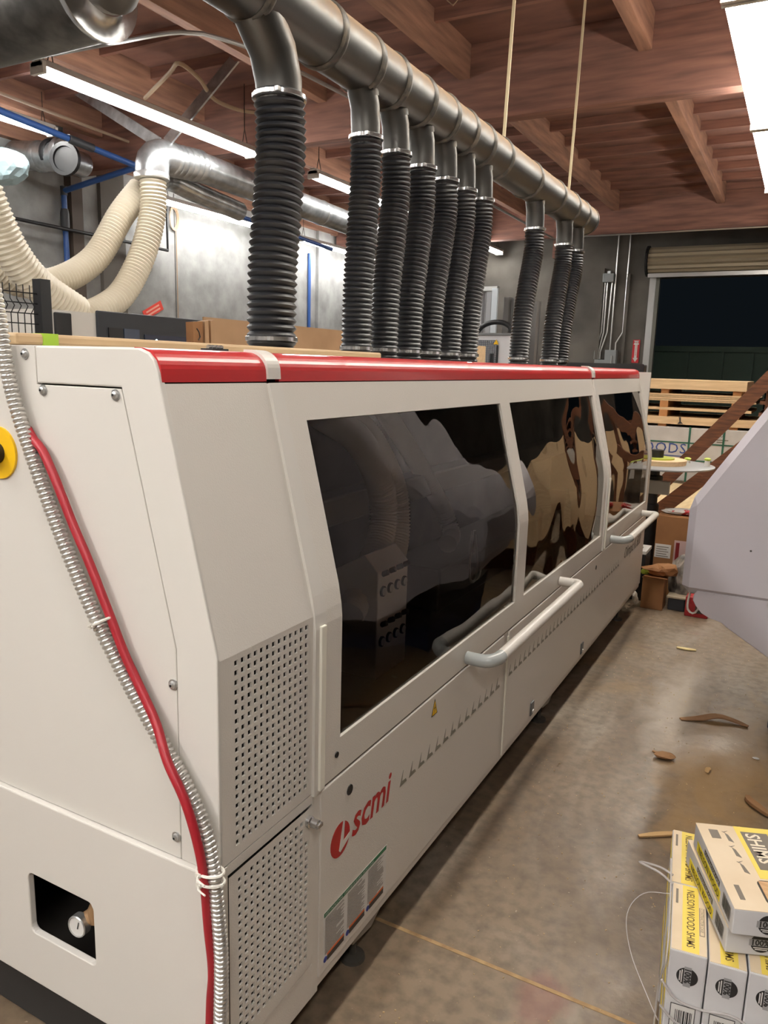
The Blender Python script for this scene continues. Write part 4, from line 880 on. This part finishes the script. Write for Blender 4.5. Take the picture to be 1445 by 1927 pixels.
for i, (x, y, lb) in enumerate(((0.10, 5.35, 'small lime cup on the carousel plate near the coil'), (0.255, 5.22, 'taller lime and white cup at the right rim of the carousel plate'))):
    t = thing('plastic_cup', (x, y, 0.919), lb, 'cup', 'lime cups on the carousel')
    MB().lathe((x, y, 0.919), (0, 0, 1), [(0, .022), (0.02+0.02*i, .018), (0.022+0.02*i, .01)], 14).build('base', WHITE, t, smooth=True)
    MB().lathe((x, y, 0.941+0.02*i), (0, 0, 1), [(0, .02), (0.012, .026), (0.02, .012)], 14).build('top', mat('lime_cap', rgb(186, 206, 70), 0.5), t, smooth=True)

# clutter at the far end of the aisle
bx = thing('cardboard_box', (0.2, 4.98, 0), 'tall brown cardboard box with white labels at the end of the aisle', 'box')
MB().box(0.0, 0.42, 4.78, 5.18, 0, 0.585).build('carton', CARDD, bx, bevel=0.004)
MB().box(0.005, 0.115, 4.777, 4.7795, 0.275, 0.375).build('shipping_label', WHITE, bx)
MB().box(0.135, 0.26, 4.777, 4.7795, 0.245, 0.415).build('document_pouch', mat('pouch_pink', rgb(196, 168, 164), 0.5), bx)
MB().box(0.147, 0.172, 4.775, 4.777, 0.265, 0.40).build('red_bar', mat('pouch_red', rgb(120, 24, 28), 0.5), bx)
mb = MB()
for k in range(5): mb.box(0.015, 0.10-0.012*(k % 2), 4.7755, 4.777, 0.285+0.017*k, 0.290+0.017*k)
mb.build('print_lines', INKG, bx)
tag(crumple('plastic_bag', (0.16, 4.92, 0.610), (0.16, 0.10, 0.030), mat('bag_white', rgb(214, 210, 206), 0.4, col2=rgb(180, 40, 48), scale=12, lo=0.56, hi=0.58), 5), 'white bag with red print lying on the tall cardboard box', 'bag')
ck = thing('tool_crate', (-0.12, 4.62, 0), 'black crate with white lid between the machine end and the cardboard box', 'crate')
MB().box(-0.22, -0.015, 4.52, 4.74, 0, 0.34).build('body', BLACK, ck, bevel=0.006); MB().box(-0.225, -0.012, 4.515, 4.745, 0.34, 0.362).build('lid', WHITE, ck)
pipe([(-0.20, 4.6, 0.37), (-0.12, 4.56, 0.372), (-0.05, 4.6, 0.371), (-0.1, 4.68, 0.37)], 0.004, BLACK, 'cord', ck, 6, 0.02)
sb = thing('small_carton', (0.07, 4.42, 0), 'small open brown carton on the floor at the machine end', 'box')
MB().box(0.005, 0.15, 4.36, 4.50, 0, 0.215).build('carton', CARDD, sb, bevel=0.003)
MB().add([(0.0, 4.36, 0.215), (0.15, 4.36, 0.215), (0.17, 4.32, 0.235), (0.02, 4.31, 0.24)], [(0, 1, 2, 3)]).build('flap', CARDD, sb, solid=0.004)
tag(crumple('crumpled_paper', (0.10, 4.44, 0.262), (0.075, 0.05, 0.044), CARDD, 11, 2, 0.7), 'crumpled brown paper on top of the small carton', 'paper')
tag(crumple('lime_bag', (0.015, 4.46, 0.245), (0.03, 0.04, 0.028), mat('lime_bag', rgb(160, 176, 60), 0.5), 12), 'lime green bag tucked beside the crumpled brown paper', 'bag')
tag(crumple('plastic_bag', (0.255, 4.60, 0.16), (0.075, 0.07, 0.155), mat('bag_grey', rgb(178, 168, 158), 0.4, col2=rgb(70, 66, 62), scale=14), 21, amp=0.45), 'grey crumpled plastic bag heap in front of the tall cardboard box', 'bag')
tag(crumple('plastic_bag', (-0.03, 4.36, 0.055), (0.026, 0.05, 0.054), mat('bag_pale', rgb(216, 206, 190), 0.4), 23, amp=0.4), 'pale crumpled bag on the floor touching the machine end', 'bag')
tc_ = thing('tool_case', (0.23, 4.46, 0), 'dark tool case with pale lid among the clutter', 'case')
MB().box(0.175, 0.285, 4.42, 4.52, 0, 0.085).build('body', mat('case_dark', rgb(44, 46, 52), 0.5), tc_, bevel=0.006); MB().box(0.165, 0.29, 4.41, 4.52, 0.085, 0.10).build('lid', mat('case_lid', rgb(170, 156, 134), 0.5), tc_, bevel=0.004)
rb = thing('red_box', (0.36, 4.38, 0), 'dark red box on the floor below the hanging cable loop', 'box')
MB().box(0.295, 0.44, 4.34, 4.44, 0.0, 0.135).build('carton', mat('carton_red', rgb(150, 30, 34), 0.45), rb, bevel=0.004); MB().box(0.36, 0.41, 4.337, 4.3395, 0.03, 0.10).build('label', TXTD, rb)

# ------------------------------------------------------------------ pale machine on the right
wm = thing('white_machine', (1.2, 3.2, 0), 'pale grey machine with sloped front jutting in from the right edge', 'machine')
MB().prism([[(0.47, 0.682), (0.47, 1.07), (0.985, 1.92), (1.08, 1.99), (2.4, 1.99), (2.4, 0.682)]], XZ, 2.40, 3.2).build('hood', LAV, wm)
wm.children[0].modifiers.new('chamfer', 'BEVEL').width = 0.030
wm.children[0].modifiers['chamfer'].segments = 1
MB().prism([[(0.522, 0.674), (0.522, 0.655), (0.535, 0.632), (0.56, 0.605), (0.59, 0.59), (0.64, 0.578), (0.66, 0.562), (0.83, 0.462), (1.05, 0.34), (2.4, 0.34), (2.4, 0.700), (0.535, 0.700)]], XZ, 2.408, 3.18).build('under_cover', LAV, wm, bevel=0.004)
MB().box(0.56, 2.3, 2.45, 3.15, 0.670, 0.69).build('seam_backing', SEAM, wm)
MB().box(0.862, 2.35, 2.78, 3.6, 0.0, 0.34).build('base', NAVY, wm, bevel=0.006)
MB().box(0.855, 2.36, 2.77, 3.61, 0.12, 0.345).build('base_cover', BLACK, wm)
MB().lathe((0.72, 2.399, 0.90), (0, -1, 0), [(0, .004), (0.001, .003)], 10).build('screw', SEAM, wm)
MB().tube(smooth_path([(0.505, 2.47, 0.69), (0.497, 2.47, 0.63), (0.500, 2.47, 0.595), (0.520, 2.47, 0.580), (0.540, 2.47, 0.60), (0.545, 2.47, 0.66), (0.545, 2.47, 0.69)], 0.01), 0.0045, 8).build('cable_loop', TIE, wm, smooth=True)
# unseen panel pile, added out of frame to put tan reflections in the windows
pl = thing('reflection_panel_pile', (1.3, 6.4, 0), 'unseen pile of tan panels added at the right for the window reflections', 'panels')
for k in range(4): MB().box(0.80, 1.95, 4.6, 8.0, 0.30+0.28*k, 0.58+0.28*k).build('panel_pack', TAN, pl)
for y in (4.9, 6.2, 7.6): MB().box(0.85, 1.9, y, y+0.09, 0.0, 0.30).build('runner', BROWNW, pl)

# ------------------------------------------------------------------ shim boxes in the foreground
def frame(org, deg):
    a = math.radians(deg); u = Vector((math.cos(a), math.sin(a), 0)); v = Vector((-math.sin(a), math.cos(a), 0)); o = Vector(org)
    return lambda x, y, z: o + u*x + v*y + Vector((0, 0, z))
F = frame((0.728, 0.518, 0.0), 7)
def fbox(Fr, x0, x1, y0, y1, z0, z1):
    mb = MB(); vs = [Fr(x, y, z) for z in (z0, z1) for x, y in ((x0,y0),(x1,y0),(x1,y1),(x0,y1))]
    return mb.add(vs, [(0,3,2,1),(4,5,6,7),(0,1,5,4),(1,2,6,5),(2,3,7,6),(3,0,4,7)])
def fdir(Fr, d): return Fr(*d) - Fr(0, 0, 0)
def badge(Fr, c, r, parent, rot):
    X, Z = fdir(Fr, (1,0,0)), Vector((0,0,1)); n = fdir(Fr, (0,-1,0)); c = Fr(*c) + n*0.0006
    xd, yd = (X, Z) if not rot else (-Z, X)
    mb = MB(); pts = [c + X*r*math.cos(t*math.pi/14) + Z*r*math.sin(t*math.pi/14) for t in range(28)]
    mb.add(pts, [tuple(range(28))]); b = mb.build('badge', INK, parent, fix=False)
    bb = MB(); cc = c + n*0.0003; bb.add([cc - xd*r*1.12 - yd*r*0.32, cc + xd*r*1.12 - yd*r*0.32, cc + xd*r*1.12 + yd*r*0.36, cc - xd*r*1.12 + yd*r*0.36], [(0,1,2,3)])
    bb.build('badge_band', mat('band_grey', rgb(150, 148, 148), 0.6), b, fix=False)
    text('100%', r*0.82, INK, b, cc + n*0.0004 - xd*r*0.98 - yd*r*0.24, xd, yd, bold=0.0006, sx=0.95)
    for q, L in ((-0.50, 0.72), (-0.68, 0.56)):
        e = cc + n*0.0004 + yd*r*q
        MB().add([e - xd*r*L - yd*r*0.05, e + xd*r*L - yd*r*0.05, e + xd*r*L + yd*r*0.05, e - xd*r*L + yd*r*0.05], [(0,1,2,3)]).build('badge_line', WHITE, b, fix=False)
def barcode(Fr, x0, x1, z0, z1, parent, y=-0.0006):
    mb = MB(); x = x0; n = 0
    rnd = random.Random(4)
    while x < x1:
        wd = rnd.choice((0.0012, 0.002, 0.003)); mb.add([Fr(x, y, z0), Fr(min(x+wd, x1), y, z0), Fr(min(x+wd, x1), y, z1), Fr(x, y, z1)], [(0,1,2,3)]); x += wd + rnd.choice((0.0012, 0.002))
    return mb.build('barcode', INK, parent, fix=False)
pal = thing('pallet', (1.1, 0.85, 0), 'wooden pallet under the shim cartons', 'pallet')
for k in range(5): fbox(F, 0.004, 1.0, 0.0+0.11*k, 0.085+0.11*k, 0.105, 0.125).build('deck_board', TANS, pal)
for x in (0.01, 0.45, 0.9): fbox(F, x, x+0.09, 0.0, 0.53, 0, 0.105).build('stringer', TANS, pal)
cart = {0: 'front row carton at the left corner of the shim stack', 1: 'front row carton second from the left of the shim stack', 2: 'front row carton third from the left of the shim stack',
        3: 'front row carton fourth from the left, cut off by the picture edge', 4: 'front row carton fifth from the left, outside the picture'}
for row in (0, 1):
    for k in range(5):
        if row == 1 and k > 3: continue
        lbl = cart[k] if row == 0 else 'rear row carton behind the ' + ('left corner' if k == 0 else ('second', 'third', 'fourth')[k-1]) + ' carton of the shim stack'
        x0, y0 = 0.0735*k + (0.0 if row == 0 else -0.004), 0.0 + 0.226*row
        zt = 0.452 - 0.003*((k*2+row) % 3)
        bxx = thing('shim_carton', F(x0+0.035, y0+0.11, 0.125), lbl, 'carton', 'cartons of shims standing on the pallet')
        fbox(F, x0, x0+0.071, y0, y0+0.221, 0.126, zt).build('carton', PAPER, bxx, bevel=0.003)
        fbox(F, x0+0.002, x0+0.069, y0+0.002, y0+0.219, zt-0.0003, zt+0.0008).build('top_face', KRAFT, bxx)
        fbox(F, x0+0.022, x0+0.055, y0+0.003, y0+0.218, zt+0.0008, zt+0.0012).build('yellow_band', YELP, bxx)
        X, Y = fdir(F, (1,0,0)), fdir(F, (0,1,0))
        text('NELSON WOOD SHIMS', 0.0225, mat('print_brown', rgb(96, 74, 36), .6), bxx, F(x0+0.031, y0+0.205, zt+0.0016), -Y, X, sx=0.80, bold=0.0002)
        for (a0, a1, b0, b1) in ((0.056, 0.066, 0.06, 0.15),):
            fbox(F, x0+a0, x0+a1, y0+b0, y0+b1, zt+0.0008, zt+0.0013).build('frame_print', INKG, bxx)
            fbox(F, x0+a0+0.0012, x0+a1-0.0012, y0+b0+0.0012, y0+b1-0.0012, zt+0.0013, zt+0.0016).build('frame_field', KRAFT, bxx)
            text('CONTRACTOR CASE', 0.0085, INKG, bxx, F(x0+a0+0.0022, y0+b1-0.003, zt+0.0019), -Y, X, sx=0.95)
        fbox(F, x0+0.008, x0+0.013, y0+0.150, y0+0.20, zt+0.0008, zt+0.0014).build('code_print', INKG, bxx)
        if k == 0:
            for za, zb in ((0.40, 0.435), (0.30, 0.345), (0.19, 0.235)): fbox(F, x0-0.0007, x0, y0+0.01, y0+0.21, za, zb).build('yellow_side_band', YELP, bxx)
        if row == 0:
            badge(F, (x0+0.037, y0, 0.398), 0.0205, bxx, True)
            fbox(F, x0+0.012, x0+0.060, y0-0.0005, y0, 0.255, 0.330).build('code_frame', INK, bxx); fbox(F, x0+0.0135, x0+0.0585, y0-0.0007, y0-0.0002, 0.2565, 0.3285).build('code_field', WHITE, bxx)
            barcode(lambda a, b, c, F=F, x0=x0, y0=y0: F(a, y0+b, c), x0+0.022, x0+0.054, 0.262, 0.318, bxx, -0.0012)
for i, (z0, off, ang, lb) in enumerate(((0.4545, (0.826, 0.560), 22.0, 'lower of the two loose shim boxes lying flat on the stack'), (0.5135, (0.834, 0.540), 20.8, 'top loose shim box with dark printed panel and wood window'))):
    G = frame((off[0], off[1], 0), ang); z1 = z0 + 0.057; L = 0.292; W = 0.235
    t = thing('shim_box', G(W/2, L/2, z0), lb, 'box', 'loose shim boxes')
    fbox(G, 0, W, 0, L, z0, z1-0.001).build('carton', PAPER, t, bevel=0.002)
    fbox(G, 0.0, W, 0.0, L, z1-0.001, z1).build('top_face', KRAFT, t)
    X, Y, Zv = fdir(G, (1,0,0)), fdir(G, (0,1,0)), Vector((0,0,1))
    fbox(G, -0.0006, 0, 0.085, L-0.03, z0+0.006, z0+0.030).build('yellow_side_band', YEL, t)
    text('NELSON WOOD', 0.0225, INK, t, G(-0.0011, L-0.045, z0+0.0100), -Y, Zv, sx=0.92, bold=0.0003)
    fbox(G, -0.0006, 0, 0.095, L-0.085, z0+0.034, z0+0.046).build('case_print', TXTD, t)
    text('CONTRACTOR CASE', 0.011, WHITE, t, G(-0.0011, L-0.09, z0+0.0365), -Y, Zv, sx=1.0)
    H = lambda a, b, c, G=G: G(b, a, c)
    barcode(H, 0.018, 0.068, z0+0.012, z0+0.044, t)
    badge(G, (0.068, 0.0, z0+0.029), 0.0215, t, False)
    if i == 1:
        T = z1
        fbox(G, 0.082, W, 0.105, L, T, T+0.0005).build('yellow_panel', YELP, t)
        fbox(G, 0.092, 0.15, 0.135, L-0.02, T+0.0005, T+0.0009).build('dark_panel', INKG, t)
        text('SHIMS', 0.043, mat('print_cream', rgb(226, 214, 190), .6), t, G(0.100, L-0.026, T+0.0012), -Y, X, sx=0.95, bold=0.0008)
        fbox(G, 0.152, 0.163, 0.135, L-0.02, T+0.0005, T+0.0009).build('line_panel', INKG, t)
        text('NELSON WOOD', 0.0095, KRAFT, t, G(0.1545, L-0.03, T+0.0012), -Y, X)
        text('CONTRACTOR', 0.016, INKG, t, G(0.172, L-0.02, T+0.0009), -Y, X)
        fbox(G, 0.022, 0.042, L-0.055, L-0.022, T, T+0.0006).build('flag_print', INKG, t)
        for k in range(3):
            yy = L-0.030-0.055*k
            MB().prism([[(0.055, yy), (0.061, yy-0.008), (0.066, yy-0.036), (0.056, yy-0.030)]], lambda a, b, d, G=G: tuple(G(a, b, d)), T, T+0.0006).build('shim_pictogram', INKG, t)
            MB().prism([[(0.050, yy+0.004), (0.054, yy), (0.064, yy+0.008), (0.054, yy+0.003)]], lambda a, b, d, G=G: tuple(G(a, b, d)), T, T+0.0006).build('tick_mark', INKG, t)
        fbox(G, 0.020, 0.030, 0.030, 0.075, T, T+0.0006).build('code_print', INKG, t)
        MB().prism([rrect(0.070, W-0.01, 0.022, 0.098, 0.012)], lambda a, b, d, G=G: tuple(G(a, b, d)), T+0.0001, T+0.0007).build('window_edge', SEAM, t)
        for k in range(4):
            fbox(G, 0.074+0.040*k, 0.112+0.040*k, 0.026, 0.094, T+0.0007, T+0.0018+0.0006*(k % 2)).build('shim_slat', mat('shim_wood', rgb(206, 164, 120), 0.6, col2=rgb(186, 142, 98), scale=10, stretch=(2, 20, 2)), t)
STR = mat('clear_strap', rgb(206, 200, 198), 0.25)
STR.node_tree.nodes['Principled BSDF'].inputs['Alpha'].default_value = 0.55
for pts, wdt, lb in (([F(-0.012, 0.05, 0.10), F(-0.012, 0.06, 0.30), F(-0.004, 0.02, 0.42), F(-0.004, 0.16, 0.459), F(-0.006, 0.30, 0.459)], 0.0022, 'cloudy wrap strand running up the left corner of the shim stack'),
                 ([F(-0.010, -0.006, 0.38), F(0.02, -0.006, 0.345), F(0.07, -0.007, 0.338), F(0.13, -0.008, 0.345), F(0.20, -0.008, 0.31), F(0.30, -0.008, 0.29)], 0.0026, 'cloudy wrap strand sagging across the white carton ends'),
                 ([F(-0.008, -0.006, 0.32), F(0.03, -0.007, 0.29), F(0.10, -0.008, 0.285), F(0.2, -0.008, 0.25)], 0.0026, 'lower cloudy wrap strand across the barcode labels'),
                 ([F(0.0, 0.20, 0.46), F(-0.03, 0.21, 0.475), F(-0.075, 0.24, 0.47), F(-0.03, 0.25, 0.463), F(0.0, 0.24, 0.457)], 0.0026, 'loose wrap loop sticking out left of the shim stack'),
                 ([F(-0.002, 0.18, 0.45), F(-0.06, 0.17, 0.44), F(-0.09, 0.14, 0.40), F(-0.075, 0.10, 0.34), F(-0.03, 0.05, 0.28), F(-0.006, 0.03, 0.25)], 0.0010, 'thin wrap strand arching left over the floor beside the shim stack')):
    tag(pipe(pts, wdt, STR, 'stretch_wrap', None, 6, 0.01), lb, 'wrap', 'wrap strands on the shim stack')
# ------------------------------------------------------------------ scraps on the floor
SCR = mat('scrap_wood', rgb(196, 160, 110), 0.7); SCRD = mat('scrap_bark', rgb(146, 108, 72), 0.8)
def strip(pts, wd, th, m, name, label, up=(0, 0, 1)):
    p = smooth_path(pts, 0.02); mb = MB(); n = len(p)
    for i in range(n):
        t = (p[min(i+1,n-1)]-p[max(i-1,0)]).normalized(); s = t.cross(Vector(up)).normalized(); k = wd/2*(0.35+0.65*math.sin(math.pi*(i+0.6)/(n+0.2)))
        mb.v += [p[i]-s*k, p[i]+s*k, p[i]+s*k+Vector((0,0,th)), p[i]-s*k+Vector((0,0,th))]
    for i in range(n-1):
        for k in range(4): mb.f.append((i*4+k, i*4+(k+1)%4, (i+1)*4+(k+1)%4, (i+1)*4+k))
    mb.f += [(0,1,2,3), ((n-1)*4+3, (n-1)*4+2, (n-1)*4+1, (n-1)*4)]
    return tag(mb.build(name, m), label, 'scrap', 'wood scraps on the floor')
strip([(0.345, 3.66, 0.002), (0.39, 3.655, 0.004), (0.45, 3.67, 0.002)], 0.03, 0.006, mat('scrap_pale', rgb(224, 206, 150), 0.6), 'wood_chip', 'pale wood chip lying alone far down the aisle')
strip([(0.50, 2.66, 0.002), (0.57, 2.70, 0.006), (0.65, 2.74, 0.022), (0.72, 2.75, 0.014), (0.785, 2.74, 0.004)], 0.05, 0.004, SCRD, 'bark_strip', 'long curled brown strip in the middle of the aisle')
strip([(0.822, 2.08, 0.002), (0.835, 2.03, 0.012), (0.90, 1.97, 0.008)], 0.03, 0.012, SCRD, 'bark_strip', 'short brown strip near the right edge above the shim boxes')
strip([(0.505, 1.60, 0.002), (0.56, 1.64, 0.005), (0.64, 1.69, 0.008)], 0.022, 0.006, SCR, 'wood_splinter', 'thin tan splinter left of the loose shim boxes')
tag(crumple('wood_chip', (0.505, 2.24, 0.009), (0.03, 0.02, 0.009), SCRD, 31, 2, 0.6), 'dark splintered chip beside the pale floor stain', 'scrap', 'wood scraps on the floor')
strip([(0.44, 2.27, 0.002), (0.475, 2.255, 0.003), (0.50, 2.24, 0.004)], 0.016, 0.004, SCRD, 'wood_splinter', 'dark splinter attached to the splintered chip')
tag(crumple('wood_chip', (0.668, 2.205, 0.009), (0.014, 0.016, 0.009), SCR, 32, 2, 0.5), 'small square tan chip in the aisle', 'scrap', 'wood scraps on the floor')
tag(crumple('paper_scrap', (0.835, 2.43, 0.006), (0.02, 0.012, 0.006), WHITE, 33, 2, 0.5), 'small white paper scrap near the right edge', 'scrap')
cm = MB(); rnd = random.Random(9)
for k in range(420):
    x, y = rnd.uniform(0.05, 0.84), rnd.uniform(0.3, 4.2); s = rnd.uniform(0.0007, 0.0026); a = rnd.uniform(0, 3.14)
    cm.obox((x, y, 0.0012), (s*math.cos(a), s*math.sin(a), 0), (-s*.5*math.sin(a), s*.5*math.cos(a), 0), (0, 0, 0.0012))
o = cm.build('sawdust', mat('sawdust_pale', rgb(188, 162, 122), 0.8)); o['kind'] = 'stuff'; o['label'] = 'fine sawdust crumbs scattered over the aisle floor'; o['category'] = 'sawdust'
